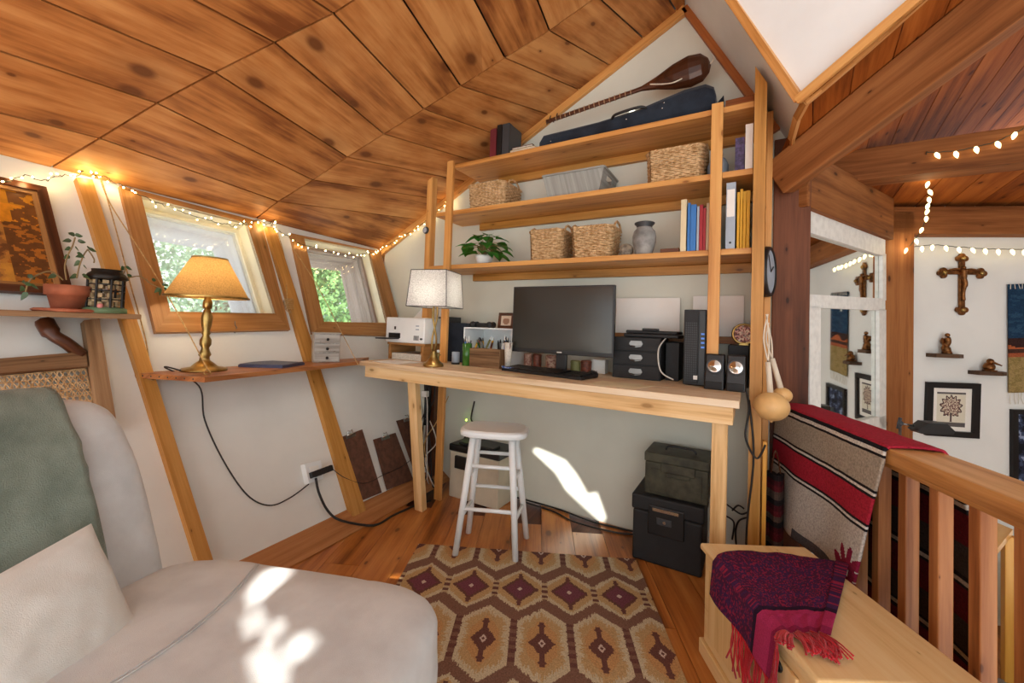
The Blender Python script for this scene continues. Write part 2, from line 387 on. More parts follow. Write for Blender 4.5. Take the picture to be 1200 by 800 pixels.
# ------------------------------------------------------------------ room planes
YB = 2.338                                            # back wall
P0 = V((-2.630, 2.338, 1.691))                        # corner: left wall / back wall / ceiling
TD = V((-0.0632, 0.998, 0)).normalized()              # along the left wall, away from the camera
NC = V((0.4616, 0.0292, -0.8866)).normalized()        # ceiling slope normal (down)
NL = V((0.9156, 0.0580, 0.3979)).normalized()         # left wall normal (inwards)
def lw(x, y, off=0.0): return onpl(P0+NL*off, NL, x, y)
def cl(x, y, off=0.0): return onpl(P0+NC*off, NC, x, y)
ET = NL.cross(TD).normalized()
if ET.z < 0: ET = -ET                                  # up the left wall
def LW(s, t, n=0): return P0 + TD*s + ET*t + NL*n
def st(p): d = p-P0; return d.dot(TD), d.dot(ET)
ZB = -P0.z/ET.z                                        # t at the floor
ZD = .86                                               # desk top height
# left wall with two window openings
WIN = [[(163, 232), (197, 367), (320, 369), (287, 263)], [(354, 281), (377, 378.3), (452, 379.5), (431, 295)]]
WOUT = [[(138, 220), (180, 391.5), (337.5, 388), (304, 262)], [(338.5, 275), (364, 392), (470, 395), (444, 296)]]
win = [[st(lw(*q)) for q in w_] for w_ in WIN]; wout = [[st(lw(*q)) for q in w_] for w_ in WOUT]
mb = MB()
outer = [LW(-5.0, ZB), LW(.12, ZB), LW(.12, 0.02), LW(-5.0, 0.02)]
poly_with_holes(mb, outer, [[LW(*c) for c in w_] for w_ in win], lambda p: (p.y, p.z))
for i in range(4):                                     # outer skin of the wall, for thickness
    pass
wl = mb.build('wall_left', 'plaster', kind='structure')
for k, (a, b) in enumerate(zip(win, wout)):
    fr = thing('window_%d' % (k+1), None, None, LW(a[1][0], a[1][1])); fr['kind'] = 'structure'
    m = MB()
    nf = .022
    for i in range(4):
        j = (i+1) % 4
        q = [LW(*b[i]), LW(*b[j]), LW(*a[j]), LW(*a[i])]
        m.prism(q, NL*nf, uvax=q[1]-q[0])
    m.build('window_frame', 'frame', fr, bevel=.002)
    m = MB()
    ins = []
    for i in range(4):                                 # painted inner reveal
        j = (i+1) % 4; q = [LW(*a[i], nf*.9), LW(*a[j], nf*.9), LW(*a[j], -.075), LW(*a[i], -.075)]
        m.face(q, [(0, 0), (1, 0), (1, .1), (0, .1)])
    m.build('window_reveal', 'revealw', fr)
    cs = V((sum(p[0] for p in a)/4, sum(p[1] for p in a)/4, 0))
    sh = lambda p, f: (cs.x+(p[0]-cs.x)*f, cs.y+(p[1]-cs.y)*f)
    m = MB()
    for i in range(4):
        j = (i+1) % 4; q = [LW(*a[i], -.07), LW(*a[j], -.07), LW(*sh(a[j], .93), -.07), LW(*sh(a[i], .93), -.07)]
        m.prism(q, -NL*.03, uvax=q[1]-q[0])
    m.build('sash', 'revealw' if k == 0 else 'reveal', fr, bevel=.002)
    m = MB(); q = [LW(*sh(p, .94), -.085) for p in a]; m.prism(q, NL*.004)
    m.build('pane', 'glassh' if k == 0 else 'glass', fr)
    m = MB()
    for i in range(4):
        j = (i+1) % 4; q = [LW(*sh(a[i], .97), -.10), LW(*sh(a[j], .97), -.10), LW(*sh(a[j], .97), -.30), LW(*sh(a[i], .97), -.30)]
        m.prism(q, (q[0]+q[1]-q[2]-q[3]).cross(q[1]-q[0]).normalized()*.02, uvax=q[1]-q[0])
    m.build('outer_casing', 'revealp' if k == 0 else 'reveal', fr)

# studs on the left wall
def stud(pl, pr, n):
    (a0, a1), (b0, b1) = pl, pr
    q = [lw(*a0), lw(*a1), lw(*b1), lw(*b0)]
    m = MB(); m.prism(q, NL*.03, uvax=q[1]-q[0]); return m.build('trim_%d' % n, 'studw', kind='structure', bevel=.003)
stud([(86, 212), (228, 660)], [(105, 214), (246, 660)], 1)
stud([(309, 268), (409, 606)], [(319, 269), (427, 606)], 2)
stud([(446, 294), (520, 545)], [(453, 294), (531, 545)], 3)

# ceiling, left slope: separate wide boards read off their joints
rows = [  # each seam: points on near joint J1, joint J2, back-wall rake
    [(52, 197), (293, 264), (446, 293)],
    [(117, 162), (326, 236), (489, 257)],
    [(184, 121), (367, 211), (517, 234)],
    [(252, 85), (407, 184), (543, 212)],
    [(322, 50), (450, 157), (567, 192)],
    [(391, 16), (497, 128), (600, 164)],
    [(455, -26), (540, 101), (640, 133)],
    [(519, -70), (592, 68), (676, 104)],
    [(583, -118), (644, 36), (712, 75)],
    [(660, -185), (700, -4), (752, 43)],
    [(740, -260), (756, -45), (792, 12)]]
mb = MB(); back = MB()
def seam(k, j): return cl(*rows[k][j], .012)
RIDGE = V((-.331, YB, 2.888))
allr = []
for k in range(len(rows)):
    j1, j2, rk = seam(k, 0), seam(k, 1), seam(k, 2)
    d = (j1-j2); d.normalize()
    # rake end exactly on the back wall
    dd = (rk-j2).normalized(); rk2 = j2+dd*((YB-.001-j2.y)/dd.y) if k else V((-2.63, YB, 1.691))
    near = j1 + V((-.06+.035*0, -1, 0)).normalized()*1.0
    near = V((near.x, near.y, 0)); near.z = P0.z + ((near-P0).x*NC.x+(near-P0).y*NC.y)/(-NC.z)
    near2 = V((near.x+.02, near.y-3.4, 0)); near2.z = P0.z + ((near2-P0).x*NC.x+(near2-P0).y*NC.y)/(-NC.z)
    if k == 0: j1 = P0+TD*((.48-YB)/TD.y)*1.0; j2 = P0+TD*((1.32-YB)/TD.y)
    if k == 0: near = P0+TD*((-.5-YB)/TD.y); near2 = P0+TD*((-3.9-YB)/TD.y)
    allr.append([near2, near, j1, j2, rk2])
def shrink(q, g):
    c = sum(q, V())/len(q); n = len(q); out = []
    for i, p in enumerate(q):
        a = (q[(i+1) % n]-p).normalized(); b = (q[(i-1) % n]-p).normalized(); out.append(p+(a+b)*g)
    return out
for k in range(len(allr)-1):
    for j in range(4):
        q = [allr[k][j], allr[k][j+1], allr[k+1][j+1], allr[k+1][j]]
        mb.prism(shrink(q, .0042), NC*-.018, uvax=q[1]-q[0])
top = allr[-1]; rd = [V((RIDGE.x+(RIDGE.y-p.y)*0.02, p.y, RIDGE.z)) for p in top]
for j in range(4):
    q = [top[j], top[j+1], rd[j+1], rd[j]]; mb.prism(shrink(q, .0042), NC*-.018, uvax=q[1]-q[0])
mb.build('ceiling', 'ceil', kind='structure')
bk = [P0+TD*.03, P0-TD*5.7, V((rd[0].x, -3.3, RIDGE.z)), V((RIDGE.x, YB+.03, RIDGE.z))]
back.prism([p-NC*.019 for p in bk], NC*-.02); back.build('trim_8', 'black', kind='structure')
tag(bpy.data.objects['trim_8'])

# back wall (gable) to the corner pillar
R1, R2 = V((-.331, YB, 2.888)), V((-.043, YB, 2.373))
sr = (R2-R1).normalized(); GE = R1+sr*((.16-R1.x)/sr.x)
mb = MB()
mb.prism([(-1.93, YB, 0), (.16, YB, 0), tuple(GE), tuple(R1), (-2.66, YB, 1.675)], (0, .08, 0)); mb.build('wall_back', 'plaster2', kind='structure')
# right roof slope, white
NR = (R2-R1).cross(V((0, 1, 0))).normalized()
if NR.z > 0: NR = -NR
def rs(x, y, off=0): return onpl(R1+NR*off, NR, x, y)
T0, T1 = rs(857, -1), rs(936, 114)
mb = MB(); Ya = T0.y
R1e = R1-sr*.10; mb.prism([R1e+V((0, .06, 0)), GE+V((0, .02, 0)), V((GE.x, T1.y, GE.z)), T1, T0, V((R1e.x, T0.y-.25, R1e.z))], -NR*.03); mb.build('ceiling_right', 'white', kind='structure')
F0 = V((.145, 1.87, 2.02)); F1 = V((.429, 1.676, 2.149)); NFc = (T0-F0).cross(F1-F0).normalized()
if NFc.z > 0: NFc = -NFc
def fc(x, y, off=0): return onpl(F0+NFc*off, NFc, x, y)
# rake trims
def strip(name, p, q, w_, h_, up, mat, off=(0, 0), kind='structure', **kw):
    m = MB(); m.beam(p, q, w_, h_, up, off=off); return m.build(name, mat, kind=kind, bevel=.002, **kw)
strip('trim_4', P0+V((.0, -.014, -.035)), R1+V((0, -.014, -.03)), .026, .06, V((-.46, 0, .887)), 'pine')
strip('trim_5', R1+V((0, -.014, -.02)), R2+(R2-R1)*.5+V((0, -.014, -.02)), .026, .05, V((.88, 0, .47)), 'redw')
strip('trim_6', fc(848, -14, .012), fc(937, 117, .012), .03, .03, NFc, 'pine')
FA, FB = fc(936, 118), fc(1085, -8)
FBx = FA+(FB-FA)*1.6; T0x = T0+(T0-T1)*1.2
mb = MB(); mb.prism([F0, FA, FBx, T0x+(FBx-FA)*.5, T0x], -NFc*.03); mb.build('ceiling_dormer', 'white', kind='structure')
# unseen roof behind the camera, added to block the sun; holes shape the patches
ZR = 2.888
def roofz(X): return ZR - (X+.331)*.14
NRF = V((.14, 0, 1)).normalized()
def toroof(p): p = V(p); t = (ZR-.14*(p.x+.331)-p.z)/(SUN_DIR.z+.14*SUN_DIR.x); return p+SUN_DIR*t
patches = [
    [ony(624, 527, YB), ony(630, 526, YB), ony(662, 540, YB), ony(676, 558, YB), ony(688, 580, YB), ony(699, 578, YB), ony(709, 606, YB), ony(706, 611, YB), ony(690, 597, YB), ony(664, 573, YB), ony(652, 553, YB)]]
zc = .45
for pq in ([(302, 690), (318, 664), (344, 660), (340, 680), (318, 700), (308, 712)], [(299, 716), (311, 716), (319, 735), (308, 742)], [(323, 730), (336, 728), (342, 744), (331, 748)],
           [(347, 748), (370, 742), (384, 757), (356, 773)], [(308, 757), (322, 755), (350, 790), (345, 812), (326, 800)], [(440, 418), (452, 418), (458, 424), (446, 424)]):
    patches.append([onz(x, y, zc if y > 500 else ZD) for x, y in pq])
holes = [[toroof(p) for p in q] for q in patches]
outer = [V((-.345, 1.55, 0)), V((1.15, 1.55, 0)), V((1.15, 2.7, 0)), V((3.2, 3.9, 0)), V((3.2, -3.9, 0)), V((-.345, -3.9, 0))]
for p in outer: p.z = roofz(p.x)
mb = MB(); poly_with_holes(mb, outer, holes, lambda p: (p.x, p.y)); mb.build('sun_block_roof', 'white', kind='structure')

# floor: boards run like the rug
RG = V((-.457, 2.044, 0)); RU = V((-.895, -.445, 0)).normalized(); RV = V((.445, -.895, 0)).normalized()
RP0 = V((.358, 1.613, 0)); RD = V((-.326, .945, 0)).normalized(); RN = V((.945, .326, 0)).normalized()
E0 = RP0+RN*.12+RD*.75; E1 = RP0+RN*.12-RD*3.0
fl = [V((-1.95, YB+.07, 0)), V((.16, YB+.07, 0)), E0, E1, V((1.0, -3.3, 0)), V((-1.80, -3.3, 0))]
bmf = MB()
for i in range(-8, 30):
    a = -1.2+i*.165
    for q in range(7):
        L0 = -1.0+q*1.15+(i*0.47 % 1.0); pp = [RG+RU*a+RV*L0, RG+RU*(a+.163)+RV*L0, RG+RU*(a+.163)+RV*(L0+1.148), RG+RU*a+RV*(L0+1.148)]
        # clip to the floor outline
        poly = pp
        for e in range(len(fl)):
            A, B = fl[e], fl[(e+1) % len(fl)]; nrm = V((B.y-A.y, -(B.x-A.x), 0)); out = []
            for z in range(len(poly)):
                c, d = poly[z], poly[(z+1) % len(poly)]; sc, sd = (c-A).dot(nrm), (d-A).dot(nrm)
                if sc >= 0: out.append(c)
                if (sc >= 0) != (sd >= 0): out.append(c+(d-c)*(sc/(sc-sd)))
            poly = out
            if len(poly) < 3: break
        if len(poly) >= 3: bmf.prism([p-V((0, 0, .02)) for p in poly], (0, 0, .02), uvax=RV)
bmf.build('floor', 'floorw', kind='structure')
mb = MB(); mb.prism([p-V((0, 0, .14)) for p in fl], (0, 0, .118)); mb.build('trim_9', 'darkw', kind='structure')
# bevelled sill along the left wall
sb = [lw(322, 650, .0), lw(406, 597), lw(485, 563)]
mb = MB(); a0 = LW(-4.6, ZB+.085, -.0); a1 = LW(-.02, ZB+.085, -.0)
for A, B in ((a0, a1),):
    f0, f1 = V((A.x+.10, A.y, .004)), V((-1.815, YB-.001, .004))
    g0, g1 = V((A.x, A.y, .0)), V((B.x-.03, B.y, 0)); 
    mb.face([A, B, f1, f0], [(0, 0), (4.6, 0), (4.6, .2), (0, .2)]); mb.face([f0, f1, g1, g0], None); mb.face([A, f0, g0], None); mb.face([B, g1, f1], None)
mb.build('baseboard_left', 'sill', kind='structure')

# corner pillar, stud beside the shelf, mirror wall, far pillar, far wall
mb = MB(); mb.box((.088, YB-.02, 0), (.235, YB+.13, 2.05)); mb.build('trim_10', 'darkw', kind='structure', bevel=.004)
mb = MB(); mb.box((.052, 2.22, 0), (.078, YB, 2.15)); mb.build('trim_11', 'pine', kind='structure', bevel=.002)
AM = az(28); NM = V((AM.y, -AM.x, 0)); PM = V((.26, 2.5, 0))
AF = az(67.8); NF = V((AF.y, -AF.x, 0)); PF = PM+AM*1.1
def mw(x, y, off=0): return onpl(PM+NM*off, NM, x, y)
def fw(x, y, off=0): return onpl(PF+NF*off, NF, x, y)
LZ = -.6
mb = MB(); a, b = PM-AM*.12, PM+AM*1.25
mb.prism([V((a.x, a.y, LZ)), V((b.x, b.y, LZ)), V((b.x, b.y, 1.97)), V((a.x, a.y, 1.97))], -NM*.08); mb.build('wall_mirror_side', 'plaster', kind='structure')
mb = MB(); a, b = PF-AF*.25, PF+AF*2.6
mb.prism([V((a.x, a.y, LZ)), V((b.x, b.y, LZ)), V((b.x, b.y, 1.97)), V((a.x, a.y, 1.97))], -NF*.08); mb.build('wall_far', 'plaster', kind='structure')
mb = MB(); c0 = fw(1034, 400, .10); c1 = fw(1071, 400, .10)
c0.z = c1.z = LZ; c3_, c2_ = c0-NF*.09, c1-NF*.09; Z2 = V((0, 0, 2.5)); mb.hexa([c0, c1, c2_, c3_, c0+Z2, c1+Z2, c2_+Z2, c3_+Z2], None); mb.build('trim_12', 'beam', kind='structure', bevel=.004)
mb = MB(); mb.box((3.3, -1.0, LZ), (3.38, 5.2, 2.38)); mb.build('right_light_block', 'plaster', kind='structure')  # unseen wall, added to cut the sky light falling on the far wall
mb = MB(); q = [V((.2, 1.0, LZ)), V((3.4, .6, LZ)), V((3.4, 5, LZ)), V((.2, 3.8, LZ))]; mb.prism(q, (0, 0, -.04)); mb.build('floor_lower', 'floorw', kind='structure')
mb = MB(); q = [V((E0.x, E0.y, LZ)), V((E1.x, E1.y, LZ)), V((E1.x, E1.y, -.02)), V((E0.x, E0.y, -.02))]; mb.prism(q, -RN*.04); mb.build('wall_stair_side', 'darkw', kind='structure')
# timber beams on the right and the plank ceiling above
S0 = V((.177, 2.274, 1.980)); BD = ray(375, 626).normalized(); PK = ray(950, 386); PK.z = 0; PK.normalize()
NP = PK.cross(BD).normalized()
if NP.z < 0: NP = -NP
def pc(x, y): return onpl(S0, NP, x, y)
def tim(name, p, q, w_, h_, up, mat='beam', off=(0, 0)):
    m = MB(); m.beam(p, q, w_, h_, up, off=off); return m.build(name, mat, kind='structure', bevel=.006)
bend0 = S0+BD*.12; bend1 = S0-BD*2.2
tim('trim_13', bend0-NP*.085, bend1-NP*.085, .10, .165, NP, off=(.05 if frame_from(bend1-bend0, NP)[1].dot(V((1, -1, 0))) > 0 else -.05, 0))
b2a = V((.0, 2.86, 2.03)); tim('trim_14', b2a, b2a+V((3.2, 0, 0)), .14, .17, V((0, 0, 1)))
m0 = mw(950, 246, .03); m1 = mw(1040, 281, .03); tim('trim_15', m0+V((0, 0, .125))-AM*.1, m1+V((0, 0, .125)), .06, .26, V((0, 0, 1)))
g0 = fw(1030, 276, .05); g1 = fw(1260, 276, .05); tim('trim_16', g0+V((0, 0, .085)), g1+V((0, 0, .085))+AF*.8, .10, .17, V((0, 0, 1)))
# plank ceiling: strips along PK
U2 = NP.cross(PK).normalized()
if U2.x < 0: U2 = -U2
lines = [935, 983, 1047.6, 1120]
mb = MB()
o_ = pc(938, 119)
w0 = -.09
for i in range(14):
    ua, ub = w0+i*.135, w0+(i+1)*.135-.004
    # near end: follow the curved fascia; far end: past beam 14
    def near(u):
        P_ = o_+U2*u; fa = pc(938, 119); fb = pc(1075, 0)
        k = (u-(fa-o_).dot(U2))/((fb-o_).dot(U2)-(fa-o_).dot(U2)); yk = (fa-o_).dot(PK)+k*((fb-o_).dot(PK)-(fa-o_).dot(PK))
        if u < 0: yk += min(.45, (-u)*4.5)
        return max(yk, -.6)
    q = [o_+U2*ua+PK*near(ua), o_+U2*ub+PK*near(ub), o_+U2*ub+PK*3.2, o_+U2*ua+PK*3.2]
    mb.prism(q, NP*.02, uvax=PK)
mb.build('ceiling_plank', 'plank', kind='structure')
mb = MB(); q = [o_+U2*w0+PK*.5, o_+U2*.1+PK*.16, o_+U2*1.8-PK*.5, o_+U2*1.8+PK*3.2, o_+U2*w0+PK*3.2]; mb.prism([p+NP*.024 for p in q], NP*.01); mb.build('trim_17', 'plank', kind='structure')
mb = MB()
for i in range(18):
    x0 = .1+i*.15; q = [V((x0, 2.8, 1.955)), V((x0+.146, 2.8, 1.955)), V((x0+.146+.12, 4.6, 1.955)), V((x0+.12, 4.6, 1.955))]; mb.prism(q, (0, 0, .02), uvax=q[3]-q[0])
mb.build('ceiling_far', 'plank', kind='structure')
# fascia along the white panel
fp = [pc(925, 186), pc(928, 160), pc(934, 138), pc(944, 119), pc(962, 104), pc(1000, 71), pc(1040, 35), pc(1085, -6)]
mb = MB()
for i in range(len(fp)-1): mb.beam(fp[i], fp[i+1], .014, .03, NP)
mb.build('trim_18', 'rail', kind='structure')
strip('trim_7', FA+NFc*.016, FBx+NFc*.016, .03, .03, NFc, 'pine')
# wooden batten along the back wall at desk height
strip('trim_19', V((-1.85, YB-.012, 1.07)), V((0, YB-.012, 1.07)), .022, .035, V((0, 0, 1)), 'sill')

# ================================================================== THINGS
# ---- desk
def dz(x, y): return onz(x, y, ZD)
t = thing('wall_desk', 'long built-in pine desk under the shelves with pale worn top', 'desk', (-1.0, 1.95, 0))
DL, DR, DF = -2.03, -.03, 1.705
mb = MB()
for i, (ya, yb) in enumerate([(DF, 1.90), (1.903, 2.12), (2.123, YB-.002)]):
    xl = -2.06-(ya-1.7)*.05; mb.hexa([V(p) for p in ((xl, ya, ZD-.028), (DR, ya, ZD-.028), (DR+.0, yb, ZD-.028), (xl-.01, yb, ZD-.028), (xl, ya, ZD), (DR, ya, ZD), (DR, yb, ZD), (xl-.01, yb, ZD))], None)
mb.build('desktop', 'deskw', t, bevel=.002)
mb = MB(); mb.box((DL-.0, DF+.02, ZD-.095), (DR-.02, DF+.058, ZD-.029)); mb.build('apron', 'rawpine', t, bevel=.002)
mb = MB(); mb.box((DR-.06, DF+.058, ZD-.095), (DR-.02, 2.0, ZD-.029)); mb.build('side_apron', 'rawpine', t, bevel=.002)
mb = MB(); q0 = onz(493, 597, 0); mb.beam((q0.x, q0.y, 0), (-1.70, DF+.085, ZD-.03), .062, .04, V((0, 1, 0))); mb.build('leg', 'rawpine', t, bevel=.003)
mb = MB(); lx = ony(844, 488, DF+.09).x; mb.beam((lx, DF+.09, 0), (lx+.0, DF+.085, ZD-.03), .055, .04, V((0, 1, 0))); mb.build('leg', 'rawpine', t, bevel=.003)
# ---- shelf unit
YS = 2.05
t = thing('shelf_unit', 'tall open pine shelving with three long shelves over the desk', 'shelves', (-.9, 2.19, 0))
SZ = [2.131, 1.832, 1.482]
for z, xl, mt in ((SZ[0], -1.66, 'pine'), (SZ[1], -1.80, 'pine'), (SZ[2], -1.84, 'pine')):
    mb = MB(); mb.box((xl, YS, z-.027), (.0, YB-.002, z)); mb.build('shelf', mt, t, bevel=.002)
    mb = MB(); mb.box((xl+.17, YB-.03, z-.075), (.0, YB-.003, z-.028)); mb.build('shelf_cleat', 'studw', t, bevel=.002)
mb = MB(); mb.box((-1.705, YS-.022, 0), (-1.655, YS-.001, 2.15)); mb.build('post', 'pine', t, bevel=.002)
mb = MB(); mb.box((-1.885, YS-.002, ZD), (-1.842, YS+.05, 2.09)); mb.build('post', 'pine', t, bevel=.002)
mb = MB(); mb.box((-.168, YS-.024, ZD+.0005), (-.120, YS-.001, 2.145)); mb.build('post', 'pine', t, bevel=.002)
mb = MB(); mb.prism([(.001, 2.0, 0), (.046, 2.0, 0), (.046, 2.0, 2.17), (.001, 2.0, 2.255)], (0, YB-2.0-.002, 0), uvax=(0, 0, 1)); mb.build('side_panel', 'studw', t, bevel=.002)

def rot2(a): return Matrix.Rotation(a, 4, 'Z')
# ---- baskets (real woven rings around stakes)
def basket(x0, x1, yf, yb, z, h, flare, label, group=None, mat='wicker', rows_=None, yaw=0, handles=True):
    cx, cy = (x0+x1)/2, (yf+yb)/2; W, D = (x1-x0)/2, (yb-yf)/2; T = Matrix.Translation((cx, cy, z)) @ rot2(yaw)
    t = thing('wicker_basket', label, 'basket', (cx, cy, z), group)
    rows_ = rows_ or max(8, int(h/.0095)); ns = int((W*2+D*2)*2/.03); ns += ns % 2
    def per(u, k, e=0):                                    # rounded rectangle perimeter
        f = 1-flare*(1-k); a, b = W*f+e, D*f+e; r = .02; L = [2*a-2*r, 2*b-2*r]; P = 2*sum(L); q = (u % 1)*P
        segs = [((-a+r, -b), (1, 0), L[0], (0, -1)), ((a, -b+r), (0, 1), L[1], (1, 0)), ((a-r, b), (-1, 0), L[0], (0, 1)), ((-a, b-r), (0, -1), L[1], (-1, 0))]
        for (px, py), (dx, dy), l, nn in segs:
            if q <= l: return V((px+dx*q, py+dy*q, 0)), V((*nn, 0))
            q -= l
        return V((-a, -b+r, 0)), V((-1, 0, 0))
    mb = MB(T)
    for r in range(rows_):
        k = (r+.5)/rows_; pts = []
        N = ns*2
        for i in range(N+1):
            p, nn = per(i/N, k); ph = (i//1) % 4; s_ = (1 if (ph in (0,)) else -1 if ph == 2 else 0)*(1 if r % 2 else -1)
            pts.append(p+nn*(s_*.0035)+V((0, 0, .004+k*(h-.012))))
        mb.tube(pts, .0050*min(1, h/rows_/.0095+.1), 5, cap=False)
    mb.build('weave', mat, t, smooth=True)
    mb = MB(T)
    for i in range(ns):
        a, n1 = per((i+.5)/ns, 0); b, n2 = per((i+.5)/ns, 1); mb.tube([a+V((0, 0, .002)), b+V((0, 0, h-.004))], .0028, 5)
    mb.build('stakes', 'wickerd', t, smooth=True)
    mb = MB(T)
    for dz_, e, ph in ((0, .002, 0), (.004, .002, PI)):
        pts = []
        for i in range(ns*3+1):
            p, nn = per(i/(ns*3), 1); a = i*1.4+ph; pts.append(p+nn*(e+.004*math.cos(a))+V((0, 0, h-.003+.004*math.sin(a))))
        mb.tube(pts, .0055, 6, cap=False)
    mb.build('rim', mat, t, smooth=True)
    mb = MB(T); mb.cbox((0, 0, .004), (2*W*(1-flare)-.008, 2*D*(1-flare)-.008, .006)); mb.build('bottom', 'wickerd', t)
    if handles:
        for s_ in (-1, 1):
            mb = MB(T); pts = [V((s_*(W+.006), D*.55*math.cos(a), h-.004+.036*math.sin(a))) for a in [PI*i/12 for i in range(13)]]
            mb.tube(pts, .006, 6); pts2 = [p+V((0, 0, .004*math.sin(i*2))) for i, p in enumerate(pts)]; mb.tube(pts2, .005, 6); mb.build('handle', mat, t, smooth=True)
    return t
def X(px, py, Y=YS+.03): return ony(px, py, Y).x
def Z(px, py, Y=YS+.03): return ony(px, py, Y).z
g = 'wicker baskets on the shelves'
basket(X(548, 240), X(590, 230), 2.07, 2.31, SZ[1], .150, .06, 'small wicker basket at the left end of the middle shelf', g)
basket(X(758, 205), X(824, 190), 2.06, 2.31, SZ[1], .155, .05, 'large wicker basket on the middle shelf beside the right post', g)
basket(X(619, 300), X(657, 300), 2.07, 2.27, SZ[2], .172, .08, 'wicker basket on the bottom shelf next to the leafy plant', g)
basket(X(668, 298), X(716, 292), 2.07, 2.27, SZ[2], .168, .10, 'wicker basket on the bottom shelf next to the grey vase', g)
# grey rigid basket with cut-out handles
t = thing('grey_basket', 'grey-washed rectangular tub with cut-out end handles on middle shelf', 'basket', (X(675, 225), 2.17, SZ[1]))
x0, x1 = X(641, 226)+.01, X(702, 215); yf, yb = 2.075, 2.30; h = .125
lo = [V((x0, yf, SZ[1])), V((x1, yf, SZ[1])), V((x1, yb, SZ[1])), V((x0, yb, SZ[1]))]; fl_ = .030
hi = [V((x0-fl_, yf-.015, SZ[1]+h)), V((x1+fl_, yf-.015, SZ[1]+h)), V((x1+fl_, yb+.012, SZ[1]+h)), V((x0-fl_, yb+.012, SZ[1]+h))]
mb = MB()
for a, b in ((0, 1), (2, 3)):
    q = [lo[a], lo[b], hi[b], hi[a]]; n = (q[1]-q[0]).cross(q[3]-q[0]).normalized(); mb.prism(q, -n*.006, uvax=q[3]-q[0])
for a, b in ((1, 2), (3, 0)):
    q = [lo[a], lo[b], hi[b], hi[a]]; n = (q[1]-q[0]).cross(q[3]-q[0]).normalized()
    P = lambda u, v: q[0].lerp(q[1], u).lerp(q[3].lerp(q[2], u), v)
    for (ua, ub, va, vb) in ((0, 1, 0, .62), (0, .3, .62, .86), (.7, 1, .62, .86), (0, 1, .86, 1)):
        mb.prism([P(ua, va), P(ub, va), P(ub, vb), P(ua, vb)], -n*.006)
mb.build('body', 'wickg', t)
mb = MB()
for a in range(4): mb.beam(hi[a], hi[(a+1) % 4], .016, .010)
mb.build('rim', 'wickg', t, bevel=.002)
mb = MB(); mb.prism([p+V((0, 0, .001)) for p in lo], (0, 0, .006)); mb.build('bottom', 'wickg', t)

# ---- books, folders
def slab(name, x0, x1, yf, yb, z0, z1, mat, label, cat, group=None, lean=0, pages=True):
    t = thing(name, label, cat, ((x0+x1)/2, (yf+yb)/2, z0), group)
    T = Matrix.Translation((x0, yf, z0)) @ Matrix.Rotation(lean, 4, 'Y'); w_, d_, h_ = x1-x0, yb-yf, z1-z0
    mb = MB(T); c = min(.002, w_*.2)
    mb.box((0, 0, 0), (c, d_, h_)); mb.box((w_-c, 0, 0), (w_, d_, h_)); mb.box((c, 0, 0), (w_-c, c, h_)); mb.build('cover', mat, t)
    mb = MB(T); mb.box((c, c, .003), (w_-c, d_-.003, h_-.004)); mb.build('pages', 'paperg', t); return t
z = SZ[0]
g = 'upright books on the top shelf'
Yt = YS+.02
for a, b, top, mt, lb in ((574, 581, 152, 'dkred', 'maroon upright book at the left end of top shelf'), (582, 587, 147, 'black', 'thin black upright book between maroon and dark grey books'), (588, 596, 146, 'dkgrey', 'dark grey upright book beside the flat stack on top shelf')):
    slab('book', ony(a, 175, Yt).x, ony(b, 175, Yt).x, Yt, Yt+.15, z, ony(a, top, Yt).z, mt, lb, 'book', g)
g = 'flat books on the top shelf'
zz = z
for i, (a, b, th, mt, lb) in enumerate(((598, 627, .020, 'cream', 'cream flat book at the bottom of the stack beside the instrument case'), (600, 624, .015, 'hard', 'brown flat book on top of the cream one beside the instrument case'))):
    x0, x1 = ony(a, 172, Yt).x, ony(b, 172, Yt).x
    t = thing('book', lb, 'book', ((x0+x1)/2, Yt+.08, zz), g)
    mb = MB(); mb.box((x0, Yt, zz), (x1, Yt+.17, zz+.003)); mb.box((x0, Yt, zz+th-.003), (x1, Yt+.17, zz+th)); mb.box((x0, Yt, zz), (x0+.003, Yt+.17, zz+th)); mb.build('cover', mt, t)
    mb = MB(); mb.box((x0+.003, Yt+.003, zz+.003), (x1-.003, Yt+.167, zz+th-.003)); mb.build('pages', 'paperg', t); zz += th
z = SZ[2]
g = 'folders on the bottom shelf'
Yf = YS+.01
for a, b, top, mt, lb in ((797, 803.5, 234, 'cream', 'tall cream folder, leftmost on the bottom shelf'), (805, 808, 238, 'blue', 'thin blue folder next to the cream one'), (808.5, 815, 240, 'blue', 'thick blue folder left of the red ones'), (816, 818.5, 242, 'slate', 'pale grey folder between the blue and red ones'),
                       (819, 823, 240, 'red', 'bright red folder right of the pale grey one'), (823.5, 826.5, 244, 'red', 'shorter red folder beside the beige ones'), (827, 830.5, 238, 'beige', 'beige folder next to the shorter red one'), (831, 834.5, 236, 'paper', 'white folder touching the shelf post')):
    slab('folder', ony(a, 294, Yf).x, ony(b, 294, Yf).x, Yf, YB-.04, z, ony(a, top, Yf).z, mt, lb, 'folder', g)
t = slab('ring_binder', ony(850, 290, Yf).x, ony(861, 290, Yf).x, Yf, YB-.05, z, ony(855, 214, Yf).z, 'slate', 'pale grey ring binder right of the shelf post', 'binder')
mb = MB(); xb0, xb1 = ony(851, 290, Yf).x, ony(860, 290, Yf).x; mb.box((xb0, Yf-.001, ony(855, 254, Yf).z), (xb1, Yf, ony(855, 222, Yf).z)); mb.build('spine_label', 'paper', t)
mb = MB(); mb.lathe([(0, .0), (.005, .0), (.005, .002), (0, .002)], ((xb0+xb1)/2, Yf, z+.028), 12, ax=(0, -1, 0)); mb.build('finger_hole', 'black', t)
g = 'manila envelopes on the bottom shelf'
